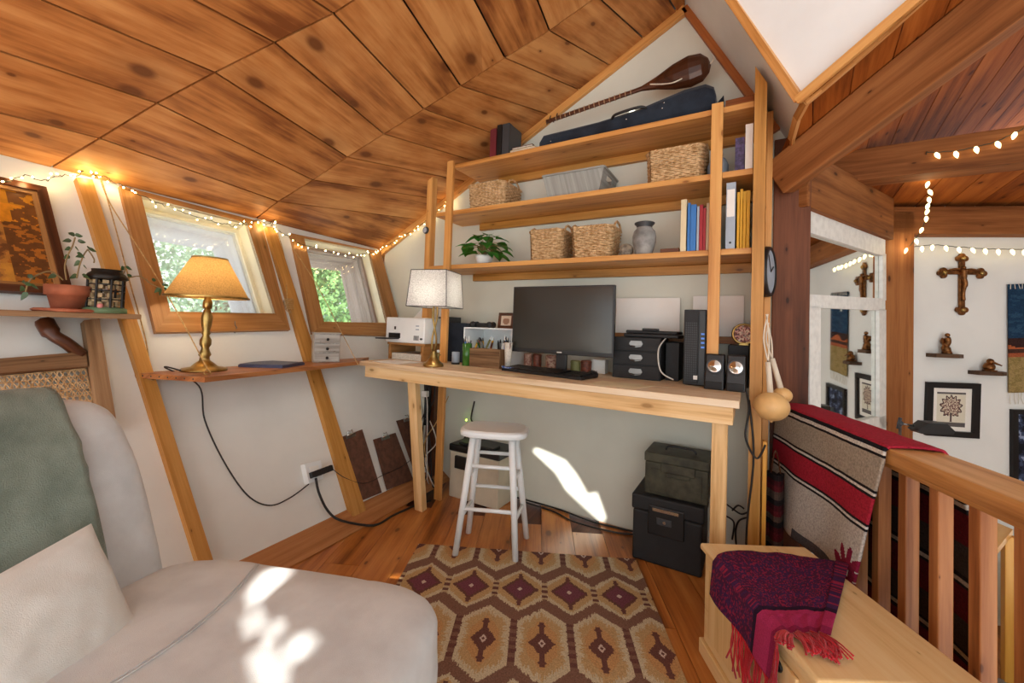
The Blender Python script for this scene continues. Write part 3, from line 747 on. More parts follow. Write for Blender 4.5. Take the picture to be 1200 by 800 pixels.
for i, (a, b, top) in enumerate(((863, 866, 226), (866.5, 869.5, 222), (870, 873.5, 224), (874, 878, 223))):
    lb = ['narrow yellow envelope next to the grey binder', 'tall yellow envelope, second from the grey binder', 'yellow envelope, third from the grey binder', 'thick yellow envelope against the shelf side panel'][i]
    x0, x1 = ony(a, 290, Yf).x, min(ony(b, 290, Yf).x, -.002); zt = ony(a, top, Yf).z
    t = thing('manila_envelope', lb, 'envelope', ((x0+x1)/2, Yf, z), g)
    mb = MB(); mb.box((x0, Yf+.004*i, z), (x1, YB-.06, zt)); mb.build('body', 'yellow', t, bevel=.0015)
    mb = MB(); mb.box((x0-.0006, Yf+.004*i-.0007, zt-.04), (x1+.0003, Yf+.004*i+.02, zt+.002)); mb.build('flap', 'yellow', t)
x0 = ony(773, 296, Yf).x; mb = MB(); mb.box((x0, Yf+.01, z), (ony(796, 294, Yf).x-.003, Yf+.12, z+.022)); mb.build('flat_tray', 'walnut', bevel=.003, label='small flat dark tray beside the cream folder on bottom shelf', cat='tray')
z = SZ[1]
slab('book', ony(861, 196, Yf).x, ony(872, 196, Yf).x, Yf+.02, Yf+.16, z, ony(861, 160, Yf).z, 'purple', 'purple patterned book on the middle shelf right of the post', 'book')
slab('book', ony(873, 196, Yf).x, -.003, Yf, Yf+.2, z, ony(873, 146, Yf).z, 'paper', 'tall thin white book against the side panel on middle shelf', 'book')
t = thing('white_jug', 'pale blue-white plastic jug behind the right shelf post', 'jug', (X(842, 200, 2.2), 2.22, z))
c_ = V((X(841, 200, 2.2), 2.20, z)); mb = MB(); mb.lathe([(0, 0), (.045, 0), (.048, .01), (.048, .085), (.035, .115), (.02, .125), (.02, .14), (0, .14)], c_); mb.build('body', 'slate', t, smooth=True)
mb = MB(); mb.lathe([(0, .14), (.024, .14), (.024, .155), (0, .155)], c_); mb.build('cap', 'paper', t)
# wooden block on top shelf right
mb = MB(); mb.box((ony(851, 120, 2.2).x, 2.14, SZ[0]), (-.002, 2.30, SZ[0]+.075)); mb.build('wood_block', 'redw', bevel=.003, label='reddish wooden block at the right end of top shelf', cat='wood block')
# vase, stone
c_ = V((X(754, 297, 2.13), 2.14, SZ[2])); hh = Z(754, 260, 2.13)-SZ[2]-.004; r_ = .058
t = thing('stone_vase', 'grey stone-look vase with dark rim on the bottom shelf', 'vase', c_)
mb = MB(); mb.lathe([(0, 0), (r_*.55, 0), (r_*.72, hh*.08), (r_*.98, hh*.42), (r_, hh*.6), (r_*.9, hh*.75), (r_*.68, hh*.83), (r_*.66, hh*.86), (r_*.6, hh*.86), (r_*.5, hh*.5), (0, hh*.4)], c_, 36); mb.build('body', 'vase', t, smooth=True)
mb = MB(); mb.lathe([(r_*.66, hh*.84), (r_*.66, hh*.9), (r_*.86, hh*.97), (r_*.86, hh), (r_*.74, hh), (r_*.58, hh*.9), (r_*.58, hh*.84)], c_, 36); mb.build('rim', 'dkgrey', t, smooth=True)
c_ = V((X(734, 297, 2.12), 2.12, SZ[2])); mb = MB(); mb.lathe([(.0, -.012), (.020, -.014), (.034, -.006), (.036, 0), (.034, .006), (.02, .014), (0, .012)], c_+V((0, 0, .036)), 24, ax=(.35, -1, .15)); mb.build('striped_stone', 'stone', smooth=True, label='round striped stone disc left of the grey vase', cat='stone')
# potted pothos
def leaf(mb, base, d, up, L, Wd, fold=.25, mi=0):
    d = V(d).normalized(); sdir = d.cross(V(up)); sdir = sdir.normalized() if sdir.length > 1e-4 else V((1, 0, 0)); n = sdir.cross(d)
    prof = [(0, .0), (.12, .32), (.3, .5), (.55, .45), (.8, .24), (1, 0)]
    for i in range(5):
        (a, wa), (b, wb) = prof[i], prof[i+1]
        droop = lambda q: -n*0 + V((0, 0, -.35*L*q*q))
        A = base+d*(a*L)+droop(a); B = base+d*(b*L)+droop(b)
        for s_ in (-1, 1):
            q = [A, B, B+sdir*(s_*wb*Wd)+n*(wb*Wd*fold), A+sdir*(s_*wa*Wd)+n*(wa*Wd*fold)]
            mb.face(q if s_ > 0 else q[::-1], None, mi)
c_ = V((X(567, 308, 2.14), 2.14, SZ[2]))
t = thing('potted_pothos', 'leafy green pothos in a small white pot on bottom shelf', 'potted plant', c_)
mb = MB(); mb.lathe([(0, 0), (.04, 0), (.055, .045), (.058, .06), (.053, .06), (.048, .045), (0, .04)], c_, 28); mb.build('pot', 'white', t, smooth=True)
rnd = random.Random(3); stems = MB(); leaves = []
for i in range(34):
    a = rnd.uniform(0, 2*PI); r = rnd.uniform(.02, .125); hgt = rnd.uniform(.02, .15)*(1.15-r*4) + .045
    tip = c_+V((math.cos(a)*r*1.1, math.sin(a)*r*.85, max(.02, hgt)))
    mid = c_+V((math.cos(a)*r*.4, math.sin(a)*r*.4, .05+hgt*.6)); stems.tube(spline([c_+V((0, 0, .045)), mid, tip], 4), .0015, 4)
    leaves.append((tip, a))
stems.build('stems', 'stem', t)
mb = MB()
for tip, a in leaves:
    a2 = a+rnd.uniform(-.8, .8); leaf(mb, tip, (math.cos(a2), math.sin(a2), rnd.uniform(-.3, .25)), (0, 0, 1), rnd.uniform(.070, .105), rnd.uniform(.065, .088))
mb.build('leaves', 'leaf', t, smooth=True)
# instrument case + saz on top
zc_ = SZ[0]; Yc = YS+.02
t = thing('instrument_case', 'long black soft instrument case lying on the top shelf', 'instrument case', (X(740, 140), 2.17, zc_))
def cX(px): return ony(px, 150, Yc).x
pr = [(632, .040, .045), (636, .078, .055), (700, .086, .065), (745, .105, .07), (775, .135, .09), (800, .158, .11), (825, .162, .115), (835, .135, .10), (838, .09, .07)]
mb = MB(); n = 20
secs = []
for px, h_, w_ in pr:
    x = cX(px)
    secs.append([V((x, Yc+.008+w_+w_*math.copysign(abs(math.cos(2*PI*k/n))**.45, math.cos(2*PI*k/n)), zc_+.002+h_*.5+h_*.5*math.copysign(abs(math.sin(2*PI*k/n))**.45, math.sin(2*PI*k/n)))) for k in range(n)])
for i in range(len(secs)-1):
    for k in range(n): mb.face([secs[i][k], secs[i][(k+1) % n], secs[i+1][(k+1) % n], secs[i+1][k]])
mb.face(secs[0]); mb.face(secs[-1][::-1]); mb.build('body', 'navy', t, smooth=True)
mb = MB(); hx = [cX(p) for p in (716, 722, 748, 756)]; mb.tube(spline([(hx[0], Yc+.012, zc_+.078), (hx[1], Yc-.008, zc_+.088), (hx[2], Yc-.008, zc_+.098), (hx[3], Yc+.012, zc_+.095)], 6), .007, 8); mb.build('handle', 'black', t, smooth=True)
mb = MB(); x = cX(832); mb.prism([(x, Yc+.16, zc_+.10), (x+.045, Yc+.16, zc_+.15), (x+.05, Yc+.16, zc_+.09), (x+.01, Yc+.16, zc_+.06)], (0, .02, 0)); mb.build('strap', 'navy', t)
for px, h_ in ((645, .03), (733, .06), (775, .075), (777, .10)):
    mb = MB(); mb.ball((cX(px), Yc+.010, zc_+h_), .004, 8); mb.build('rivet', 'chrome', t, smooth=True)
# saz resting on case
Yz = 2.19
A = ony(640, 143, Yz); B = ony(752, 104, Yz); D_ = ony(797, 84, Yz)
t = thing('long_necked_lute', 'long-necked lute with a dark bowl resting on the black case', 'lute', (D_.x, Yz, SZ[0]+.14))
ax_ = (B-A).normalized(); upv = V((0, 0, 1))
mb = MB(); mb.beam(A, B+ax_*.02, .018, .020, upv); mb.build('neck', 'walnut', t, bevel=.004)
for i in range(16):
    p = A.lerp(B, .12+i*.052); mb = MB(); mb.beam(p-ax_*.0015, p+ax_*.0015, .021, .024, upv); mb.build('fret', 'card', t)
mb = MB(); L0 = (D_-B).length*1.05
prof = [(-.03, .010), (.0, .011), (.06, .026), (.13, .052), (.19, .064), (.235, .056), (.26, .03), (.268, .004)]
k_ = L0*1.65/.27
n = 18; secs = []
for s_, r in prof:
    c = B+ax_*s_*k_; sd = ax_.cross(upv).normalized(); nn = sd.cross(ax_)
    secs.append([c+nn*(r*k_*1.0*math.cos(2*PI*k/n))+sd*(r*k_*(.75 if math.sin(2*PI*k/n) > 0 else .35)*math.sin(2*PI*k/n)) for k in range(n)])
for i in range(len(secs)-1):
    for k in range(n): mb.face([secs[i][k], secs[i][(k+1) % n], secs[i+1][(k+1) % n], secs[i+1][k]])
mb.build('bowl', 'walnut', t, smooth=True)
mb = MB(); pb = B+ax_*.19*k_+V((0, -.03*k_-.012, 0)); mb.beam(pb-V((0, 0, .022)), pb+V((0, 0, .022)), .005, .007, V((0, 1, 0))); mb.build('bridge', 'paper', t)
for i in range(4):
    mb = MB(); p = A+ax_*(.012+.022*i); mb.tube([p+V((0, -.02, .0)), p+V((0, -.012, .022 if i % 2 else -.026))], .0035, 6); mb.build('tuning_peg', 'walnut', t, smooth=True)
mb = MB(); e0 = B+ax_*.265*k_
mb.tube(spline([B+ax_*.05+V((0, -.03, -.01)), B+ax_*.16+V((0, -.05, -.055)), B+ax_*.24+V((0, -.03, -.03)), e0+V((0, -.01, 0)), e0+V((.015, 0, .035))], 6), .0035, 6); mb.build('strap', 'leather', t, smooth=True)
# small clock on the left post
c_ = ony(500, 270, YS-.004); t = thing('small_round_clock', 'small round silver clock clipped to the left shelf post', 'clock', c_)
mb = MB(); mb.lathe([(0, 0), (.022, 0), (.024, .008), (.02, .016), (.018, .016)], c_, 24, ax=(-.15, -1, 0)); mb.build('case', 'dkgrey', t, smooth=True)
mb = MB(); mb.lathe([(0, .0145), (.018, .0145)], c_, 24, ax=(-.15, -1, 0)); mb.build('dial', 'slate', t)

# ================================================================== DESK TOP
# monitor
ym = 2.0; a_ = ony(602, 336, ym); b_ = ony(721, 333, ym); c_ = ony(598, 412, ym)
x0, x1, zt, zb = a_.x, b_.x, a_.z, c_.z+.004; xm = (x0+x1)/2
t = thing('computer_monitor', 'wide black computer monitor switched off, standing on the desk', 'monitor', (xm, ym+.03, ZD))
mb = MB(); mb.box((x0, ym, zb), (x1, ym+.022, zt)); mb.box((x0+.12, ym+.022, zb+.05), (x1-.12, ym+.05, zt-.06)); mb.build('housing', 'black', t, bevel=.003)
mb = MB(); mb.box((x0+.008, ym-.001, zb+.022), (x1-.008, ym+.0005, zt-.008)); mb.build('screen', 'screen', t)
mb = MB(); mb.box((xm-.012, ym-.0018, zb+.008), (xm+.016, ym-.0002, zb+.014)); mb.build('logo_badge', 'chrome', t)
mb = MB(); mb.box((xm-.03, ym+.03, ZD+.012), (xm+.03, ym+.048, zb+.15)); mb.build('stand_neck', 'black', t, bevel=.003)
mb = MB(); mb.box((xm-.11, ym-.04, ZD), (xm+.11, ym+.13, ZD+.012)); mb.build('stand_base', 'black', t, bevel=.004)
# keyboard
k0, k1 = dz(587, 434), dz(681, 446); ku = (k1-k0); kl = ku.length; ku.normalize(); kv = V((-ku.y, ku.x, 0))
T = Matrix((ku, kv, V((0, 0, 1)))).transposed().to_4x4(); T.translation = k0+kv*0.004
T = T @ Matrix.Rotation(.05, 4, 'X')
t = thing('keyboard', 'black full-size keyboard in front of the monitor', 'keyboard', k0)
mb = MB(T); mb.box((0, 0, 0), (kl, .145, .014)); mb.build('body', 'blackr', t, bevel=.003)
keys = MB(T)
for r in range(6):
    n_ = 19; 
    for c in range(n_):
        if r == 5 and 4 <= c <= 8:
            if c == 4: keys.box((.012+c*(kl-.02)/n_, .010, .0145), (.012+9*(kl-.02)/n_-.003, .028, .021))
            continue
        if c in (14,) : continue
        x = .010+c*(kl-.02)/n_; y = .010+(5-r)*.0215
        keys.box((x, y, .0145), (x+(kl-.02)/n_-.0035, y+.017, .0205+random.uniform(0, .0006)))
tag(keys.build('keys', 'black', t), 'black keycaps', kind='stuff')
mo = dz(694, 442); t = thing('computer_mouse', 'black mouse right of the keyboard', 'mouse', mo)
mb = MB(TR(mo, .2)); mb.ball((0, 0.01, .010), .034, 18, sc=(.85, 1.35, .72))
for i, p in enumerate(mb.v):
    if p.z < mo.z+.0005: mb.v[i] = V((p.x, p.y, mo.z+.0005))
mb.build('shell', 'black', t, smooth=True)
mb = MB(TR(mo, .2)); mb.lathe([(0, -.003), (.008, -.003), (.008, .003), (0, .003)], (0, -.012, .030), 14, ax=(1, 0, 0)); mb.build('scroll_wheel', 'dkgrey', t)
mb = MB(); mb.tube(spline([mo+V((0, .05, .012)), mo+V((-.02, .12, .01)), dz(704, 425)+V((0, 0, .05)), dz(700, 418)+V((0, .05, .09))], 6), .002, 6); mb.build('cable', 'cord', t, smooth=True)
# black drawer unit
yd = dz(718, 441).y; yd = 2.10
x0, x1 = ony(718, 420, yd).x, ony(774, 420, yd).x; zt = ony(719, 394, yd).z; ydb = YB-.03
t = thing('desk_drawer_box', 'black three-drawer desktop file box with metal label pulls', 'drawer box', ((x0+x1)/2, 2.2, ZD))
mb = MB(); mb.box((x0, yd+.004, ZD), (x1, ydb, zt)); mb.build('body', 'blackr', t, bevel=.002)
hh = (zt-ZD)/3
for i in range(3):
    z0 = ZD+i*hh
    mb = MB(); mb.box((x0+.004, yd-.004, z0+.003), (x1-.004, yd+.003, z0+hh-.003)); d = mb.build('drawer', 'blackr', t, bevel=.0015)
    mb = MB(); xc = (x0+x1)/2; zc2 = z0+hh*.55
    mb.prism([(xc-.034, yd-.005, zc2), (xc-.026, yd-.005, zc2+.014), (xc+.026, yd-.005, zc2+.014), (xc+.034, yd-.005, zc2), (xc+.024, yd-.005, zc2-.016), (xc-.024, yd-.005, zc2-.016)], (0, -.003, 0))
    mb.tube([(xc-.024, yd-.010, zc2-.012), (xc, yd-.019, zc2-.016), (xc+.024, yd-.010, zc2-.012)], .0035, 6); mb.build('label_pull', 'steel', d)
# zip binder/organiser lying on top
t = thing('zip_case', 'black zippered case lying on the three-drawer box', 'case', ((x0+x1)/2, 2.2, zt))
xa, xb = ony(732, 390, 2.14).x, ony(796, 390, 2.14).x
for i, (dx, th, dy) in enumerate(((0, .018, 0), (.008, .016, .01))):
    mb = MB(); mb.box((xa+dx, 2.12+dy, zt+.001+i*.019), (xb-dx, 2.32, zt+.001+i*.019+th)); mb.build('cover' if i else 'body', 'blackr', t, bevel=.006, seg=3)
mb = MB(); mb.box(((xa+xb)/2-.04, 2.118, zt+.035), ((xa+xb)/2+.04, 2.14, zt+.047)); mb.build('handle', 'black', t, bevel=.004)
mb = MB(); mb.tube(spline([(x1+.02, 2.16, zt+.01), (x1+.005, 2.02, zt-.05), (x1+.02, 2.0, ZD+.06), (x1+.07, 2.04, ZD+.02)], 8), .0035, 6); mb.build('cable', 'wcord', smooth=True, label='pale grey cord looping beside the three-drawer box', cat='cord')
# dark items between drawers and tower
mb = MB(); xx = ony(776, 420, 2.2).x; mb.box((xx+.02, 2.17, ZD), (xx+.085, 2.32, ZD+.19)); mb.build('black_device_box', 'blackr', bevel=.004, label='tall black device box between the drawer box and the computer tower', cat='device')
# PC tower
x0, x1 = ony(801, 400, 2.04).x, ony(801, 400, 2.04).x+.135; zt = ony(801, 362.5, 2.04).z
t = thing('computer_tower', 'slim black desktop computer tower behind the small speakers', 'computer', ((x0+x1)/2, 2.18, ZD))
x1 = min(x1, -.172)
mb = MB(); mb.box((x0, 2.045, ZD+.004), (x1, 2.33, zt)); mb.build('case', 'black', t, bevel=.003)
mb = MB(); mb.box((x0+.004, 2.036, ZD+.012), (x0+.062, 2.044, zt-.006)); mb.build('mesh_panel', 'blackr', t)
mb = MB()
for r in range(26):
    for c in range(6): mb.box((x0+.009+c*.0085, 2.0352, ZD+.02+r*.0105), (x0+.0135+c*.0085, 2.0362, ZD+.0235+r*.0105+.003))
mb.build('vent_holes', 'dkgrey', t)
mb = MB(); mb.box((x0+.066, 2.038, ZD+.012), (x1-.004, 2.044, zt-.006)); mb.build('front_panel', 'black', t, bevel=.001)
for i in range(4):
    mb = MB(); mb.box((x0+.074, 2.0365, zt-.115-i*.020), (x0+.088, 2.0378, zt-.107-i*.020)); mb.build('usb_port', 'blueled', t)
mb = MB(); mb.box((x0+.045, 2.034, ZD+.03), (x0+.062, 2.0352, ZD+.048)); mb.build('sticker', 'paper', t)
# speakers
def speaker(px0, px1, lbl):
    ysp = 1.97; x0, x1 = ony(px0, 440, ysp).x, ony(px1, 440, ysp).x; wz = .152
    t = thing('desktop_speaker', lbl, 'speaker', ((x0+x1)/2, ysp+.04, ZD), 'pair of desktop speakers')
    T = Matrix.Translation(((x0+x1)/2, ysp, ZD)) @ rot2(-.05)
    W = (x1-x0)/2
    def Fp(x, z, o=0): return V((x, .0+z*.20-o, z))
    mb = MB(T); q = [V((-W, 0, 0)), V((-W, .075, 0)), V((-W*.92, .085, wz)), V((-W*.92, .03, wz))]; q2 = [V((-p.x, p.y, p.z)) for p in q]
    mb.hexa([q[0], q2[0], q2[1], q[1], q[3], q2[3], q2[2], q[2]], None); mb.build('cabinet', 'black', t, bevel=.006, seg=3)
    nv = V((0, -1, .2)).normalized()
    mb = MB(T); c = Fp(0, wz*.66, .002); mb.lathe([(.030, 0), (.034, .002), (.034, .004), (.029, .005), (.026, .001)], c, 28, ax=nv); mb.build('trim_ring', 'dkgrey', t, smooth=True)
    mb = MB(T); mb.lathe([(0, .010), (.008, .0095), (.014, .004), (.026, .001)], c, 28, ax=nv); mb.build('cone', 'chrome', t, smooth=True)
    mb = MB(T); mb.box((-W*.82, -.002, .006), (W*.82, .012, .034)); mb.build('bass_port', 'blackr', t, bevel=.002)
    mb = MB(T); a = Fp(0, .062, .0015); mb.beam(a-V((.006, 0, 0)), a+V((.006, 0, 0)), .001, .004); mb.build('logo_badge', 'dkgrey', t)
speaker(824.5, 848.5, 'left small black desktop speaker at the right end of the desk')
speaker(850, 874, 'right small black desktop speaker next to the shelf side panel')
# box with round plate
x0, x1 = ony(853, 420, 2.14).x, -.003
t = thing('black_subwoofer', 'black box unit behind the right speaker, carrying the round plate', 'subwoofer', ((x0+x1)/2, 2.2, ZD)); zt = ony(856, 404, 2.14).z
mb = MB(); mb.box((x0, 2.14, ZD), (x1, 2.32, zt)); mb.build('cabinet', 'blackr', t, bevel=.004)
mb = MB(); mb.lathe([(0, .0), (.012, .0), (.012, .008), (0, .008)], ((x0+x1)/2, 2.14, ZD+.10), 20, ax=(0, -1, 0)); mb.build('knob', 'dkgrey', t)
c_ = V((ony(873, 388, 2.17).x-.004, 2.18, zt+.052)); t = thing('round_plate', 'small round gold-rimmed picture plate standing on the black box', 'plate', (c_.x, 2.18, zt))
T = Matrix.Translation(c_) @ Matrix.Rotation(.15, 4, 'X')
mb = MB(T); mb.lathe([(.040, 0), (.050, .003), (.051, .006), (.046, .008), (.040, .005)], (0, 0, 0), 32, ax=(0, -1, 0)); mb.build('rim', 'brass', t, smooth=True)
rn = random.Random(5)
mb = MB(T); mb.grid(lambda u, v: V((.041*v*math.cos(2*PI*u), -.003, .041*v*math.sin(2*PI*u))), 28, 9, lambda u, v: lin(['#d8a79c', '#8f5b4a', '#e9d9c2', '#5d4a55'][int(abs(fbm(math.cos(2*PI*u)*v*4, math.sin(2*PI*u)*v*4, 1.3))*9) % 4])); mb.build('picture', 'print', t)
mb = MB(); mb.box((c_.x-.02, 2.17, zt), (c_.x+.02, 2.20, zt+.006)); mb.build('stand', 'brass', t, bevel=.001)
# white tag with scribble
x0, x1 = ony(852, 370, 2.3).x, ony(864, 370, 2.3).x
t = thing('hanging_tag', 'white paper tag with black scribble on the wall behind the plate', 'tag', ((x0+x1)/2, YB-.006, 1.12)); za, zb = ony(857, 358, YB).z, ony(857, 392, YB).z
mb = MB(); mb.box((x0, YB-.006, zb), (x1, YB-.003, za)); mb.build('paper', 'paper', t)
mb = MB(); mb.tube(spline([(x0+.012, YB-.008, za-.02), (x0+.03, YB-.008, za-.012), (x0+.02, YB-.008, za-.035), (x0+.05, YB-.008, za-.03), (x0+.03, YB-.008, za-.055), (x0+.055, YB-.008, za-.05)], 6), .003, 5); mb.build('scribble', 'black', t)
# white boards on the wall behind desk things
for i, (a, b, tp, bt, lb) in enumerate(((722, 797, 349, 384, 'wide white board leaning on the wall above the zippered case'), (812, 872, 347, 384, 'white board on the wall behind the computer tower'))):
    mb = MB(); mb.box((ony(a, 360, YB-.03).x, YB-.03, 1.088), (ony(b, 360, YB-.03).x, YB-.02, ony(760, tp, YB-.03).z)); mb.build('white_board', 'paper', label=lb, cat='board', group='white boards behind the desk', bevel=.001)
# printer on stand
yp = 2.05
pa, pb = ony(454, 372, yp), ony(501, 374, yp)
pf0, pf1 = ony(454, 404, 1.93), ony(500, 404, 1.93)
X0, X1, Yp = ony(452, 390, 1.95).x, ony(497, 390, 1.95).x, 1.95
zs = ony(480, 402, Yp).z; ztp = ony(480, 372, Yp).z
t = thing('printer_stand', 'low brown wooden riser under the white printer', 'stand', ((X0+X1)/2, Yp+.12, ZD))
mb = MB(); mb.box((X0+.01, Yp+.01, zs-.016), (X1+.0, Yp+.26, zs-.001)); mb.build('top', 'frame', t, bevel=.002)
for xx in (X0+.02, X1-.03):
    mb = MB(); mb.box((xx, Yp+.012, ZD), (xx+.018, Yp+.25, zs-.0165)); mb.build('side', 'frame', t, bevel=.002)
mb = MB(); mb.box((X0+.045, Yp+.02, ZD), (X1-.036, Yp+.24, ZD+.042)); mb.build('paper_ream', 'paperg', label='stack of white printer paper inside the wooden riser', cat='paper', bevel=.001)
t = thing('printer', 'white inkjet printer on the wooden riser', 'printer', ((X0+X1)/2, Yp+.12, zs))
mb = MB(); mb.box((X0, Yp, zs), (X1, Yp+.27, ztp)); mb.build('body', 'white', t, bevel=.008, seg=3)
mb = MB(); mb.box((X0+.03, Yp-.003, zs+.028), (X0+.135, Yp+.02, zs+.062)); mb.build('paper_slot', 'black', t, bevel=.002)
mb = MB(); mb.box((X0+.025, Yp-.11, zs+.022), (X0+.125, Yp+.01, zs+.030)); mb.build('output_tray', 'dkgrey', t, bevel=.002)
mb = MB(); mb.box((X0+.08, Yp-.0025, zs+.085), (X0+.094, Yp+.002, zs+.105)); mb.build('button', 'black', t)
for i in range(2):
    mb = MB(); mb.box((X1-.07, Yp-.0025, zs+.085+i*.022), (X1-.045, Yp+.002, zs+.094+i*.022)); mb.build('display' if i else 'button', 'slate', t)
mb = MB()
for i in range(5): mb.box((X1-.085+i*.009, Yp-.002, zs+.02), (X1-.081+i*.009, Yp+.001, zs+.05))
mb.build('ink_windows', 'dkgrey', t)
mb = MB(); mb.lathe([(0, 0), (.011, 0), (.011, .002), (0, .002)], (X1-.022, Yp, zs+.030), 18, ax=(0, -1, 0), sy=.6); mb.build('logo_badge', 'dkgrey', t)
mb = MB(); mb.prism([(X0+.05, Yp+.20, ztp), (X1-.0, Yp+.20, ztp), (X1-.0, Yp+.25, ztp+.07), (X0+.08, Yp+.25, ztp+.07)], (0, .006, 0)); mb.build('paper_support', 'white', t, bevel=.001)
# papers lying on the desk
mb = MB(); q = [dz(432, 428), dz(492, 437), dz(522, 432), dz(455, 423)]
q = [V((-1.98, 1.735, ZD)), V((-1.76, 1.73, ZD)), V((-1.74, 1.90, ZD)), V((-1.96, 1.90, ZD))]
for i in range(3): mb.prism([p+V((.004*i, .003*i, .0004+.0012*i)) for p in q], (0, 0, .001))
mb.build('paper_sheets', 'paper', label='loose white sheets on the left end of the desk', cat='paper')
mb = MB(); q = [V((-1.20, 1.76, ZD)), V((-.98, 1.75, ZD)), V((-.97, 1.84, ZD)), V((-1.19, 1.85, ZD))]; mb.prism(q, (0, 0, .0015)); mb.build('paper_sheet', 'cream', label='cream sheet of paper in front of the keyboard', cat='paper')
mb = MB(); q = [dz(700, 449), dz(757, 449), dz(735, 444), dz(690, 444)]; q = [V((-.62, 1.74, ZD)), V((-.42, 1.735, ZD)), V((-.36, 1.90, ZD)), V((-.60, 1.90, ZD))]; mb.prism(q, (0, 0, .0012)); mb.build('paper_sheet', 'cream', label='pale sheet of paper below the three-drawer box', cat='paper')
# brass lamp with square white shade
c_ = dz(508, 421); c_.y = max(c_.y, DF+.075); c_ = V((ony(508, 420, 1.80).x, 1.80, ZD))
t = thing('brass_table_lamp', 'brass table lamp with a four-sided white shade on the desk', 'lamp', c_)
mb = MB(); mb.lathe([(0, 0), (.056, 0), (.058, .004), (.056, .016), (.050, .020), (.034, .034), (.020, .056), (.022, .066), (.014, .074), (.018, .082), (.008, .092), (0, .094)], c_, 32); mb.build('base', 'brass', t, smooth=True)
zsb, zst = ony(508, 360, 1.80).z, ony(508, 319, 1.80).z
mb = MB()
for ph in (0, PI):
    pts = [c_+V((.012*math.sin(u*PI*1.6+ph)+.0, .012*math.cos(u*PI*1.6+ph), .09+u*(zsb-ZD-.07))) for u in [i/20 for i in range(21)]]; mb.tube(pts, .0055, 8)
mb.build('twisted_stem', 'brass', t, smooth=True)
mb = MB(); mb.lathe([(0, 0), (.012, 0), (.014, .03), (0, .03)], c_+V((0, 0, zsb-ZD+.01)), 16); mb.build('socket', 'brass', t, smooth=True)
T = Matrix.Translation((c_.x, c_.y, 0)) @ rot2(math.radians(15))
bw, bd, tw, td_ = .120, .120, .106, .106
mb = MB(T); bq = [V((-bw, -bd, zsb)), V((bw, -bd, zsb)), V((bw, bd, zsb)), V((-bw, bd, zsb))]; tq = [V((-tw, -td_, zst)), V((tw, -td_, zst)), V((tw, td_, zst)), V((-tw, td_, zst))]
for i in range(4): mb.face([bq[i], bq[(i+1) % 4], tq[(i+1) % 4], tq[i]])
sh_ = mb.build('lamp_shade', 'wshade', t)
mb = MB(T)
for i in range(4): mb.tube([bq[i], bq[(i+1) % 4]], .0022, 6); mb.tube([tq[i], tq[(i+1) % 4]], .0022, 6); mb.tube([bq[i], tq[i]], .0022, 6)
mb.build('shade_trim', 'dkgrey', sh_)
mb = MB(); mb.ball(c_+V((0, 0, zsb-ZD+.07)), .022, 12); mb.build('light_bulb', glow('white_bulb_glow', '#fff2dc', 6), t, smooth=True)
def plight(p, e, col, r=.03):
    l = bpy.data.lights.new('lamp_light', 'POINT'); l.energy = e; l.color = col; l.shadow_soft_size = r
    o = bpy.data.objects.new('lamp_light', l); C.objects.link(o); o.location = V(p); return o
plight(c_+V((0, 0, zsb-ZD+.075)), 2.4, (1, .93, .82), .025)

# ---- small things between lamp and monitor
def yx(px, py, Y): return ony(px, py, Y).x
Yo = 2.0
def dbox(name, a, b, top, Y, dep, mat, label, cat, bev=.002, base=ZD, group=None, py=410):
    x0, x1 = yx(a, py, Y), yx(b, py, Y); zt = ony((a+b)/2, top, Y).z
    m = MB(); m.box((x0, Y, base), (x1, Y+dep, zt)); return m.build(name, mat, bevel=bev, label=label, cat=cat, group=group)
t = thing('cubby_organizer', 'small white open cubby full of pens and scissors left of monitor', 'organizer', (yx(570, 400, 2.08), 2.15, ZD))
x0, x1 = yx(543, 400, 2.08), yx(600, 400, 2.08); zt = ony(570, 384, 2.08).z
mb = MB(); mb.box((x0, 2.08, zt-.008), (x1, 2.30, zt)); mb.box((x0, 2.08, ZD), (x0+.008, 2.30, zt-.008)); mb.box((x1-.008, 2.08, ZD), (x1, 2.30, zt-.008)); mb.box((x0+.008, 2.292, ZD), (x1-.008, 2.30, zt-.008)); mb.box((x0+.008, 2.08, ZD+.05), (x1-.008, 2.292, ZD+.056)); mb.box((x0+.008, 2.08, ZD), (x1-.008, 2.29, ZD+.004)); mb.build('body', 'white', t, bevel=.001)
rnd = random.Random(11)
pal = ['yellow', 'red', 'blue', 'greeng', 'black', 'steel', 'mustard', 'paper', 'rust']
def tool(name, base, tip, r, mat, label, cat, group):
    t_ = thing(name, label, cat, base, group); m = MB(); base, tip = V(base), V(tip); m.tube([base, base.lerp(tip, .82)], r, 6); m.build('barrel', mat, t_, smooth=True)
    m = MB(); m.tube([base.lerp(tip, .82), tip], [r*1.05, r*.5], 6); m.build('cap', rnd.choice(['black', 'paper', 'steel']), t_, smooth=True); return t_
cn = {'yellow': 'yellow', 'red': 'red', 'blue': 'blue', 'greeng': 'green', 'black': 'black', 'steel': 'silver', 'mustard': 'olive', 'paper': 'white', 'rust': 'rusty orange'}
seq = ['yellow', 'rust', 'greeng', 'yellow', 'steel', 'mustard', 'yellow', 'rust', 'steel', 'black', 'blue', 'paper', 'greeng', 'yellow', 'blue', 'blue']
for i, m_ in enumerate(seq):
    x = x0+.02+(x1-x0-.04)*i/(len(seq)-1); z0 = ZD+.057
    tool('pen', (x, 2.12+rnd.uniform(0, .1), z0), (x+rnd.uniform(-.018, .018), 2.13+rnd.uniform(0, .1), z0+rnd.uniform(.09, .125)), .0068, m_, '%s pen standing in the white cubby' % cn[m_], 'pen', '%s pens in the white cubby' % cn[m_])
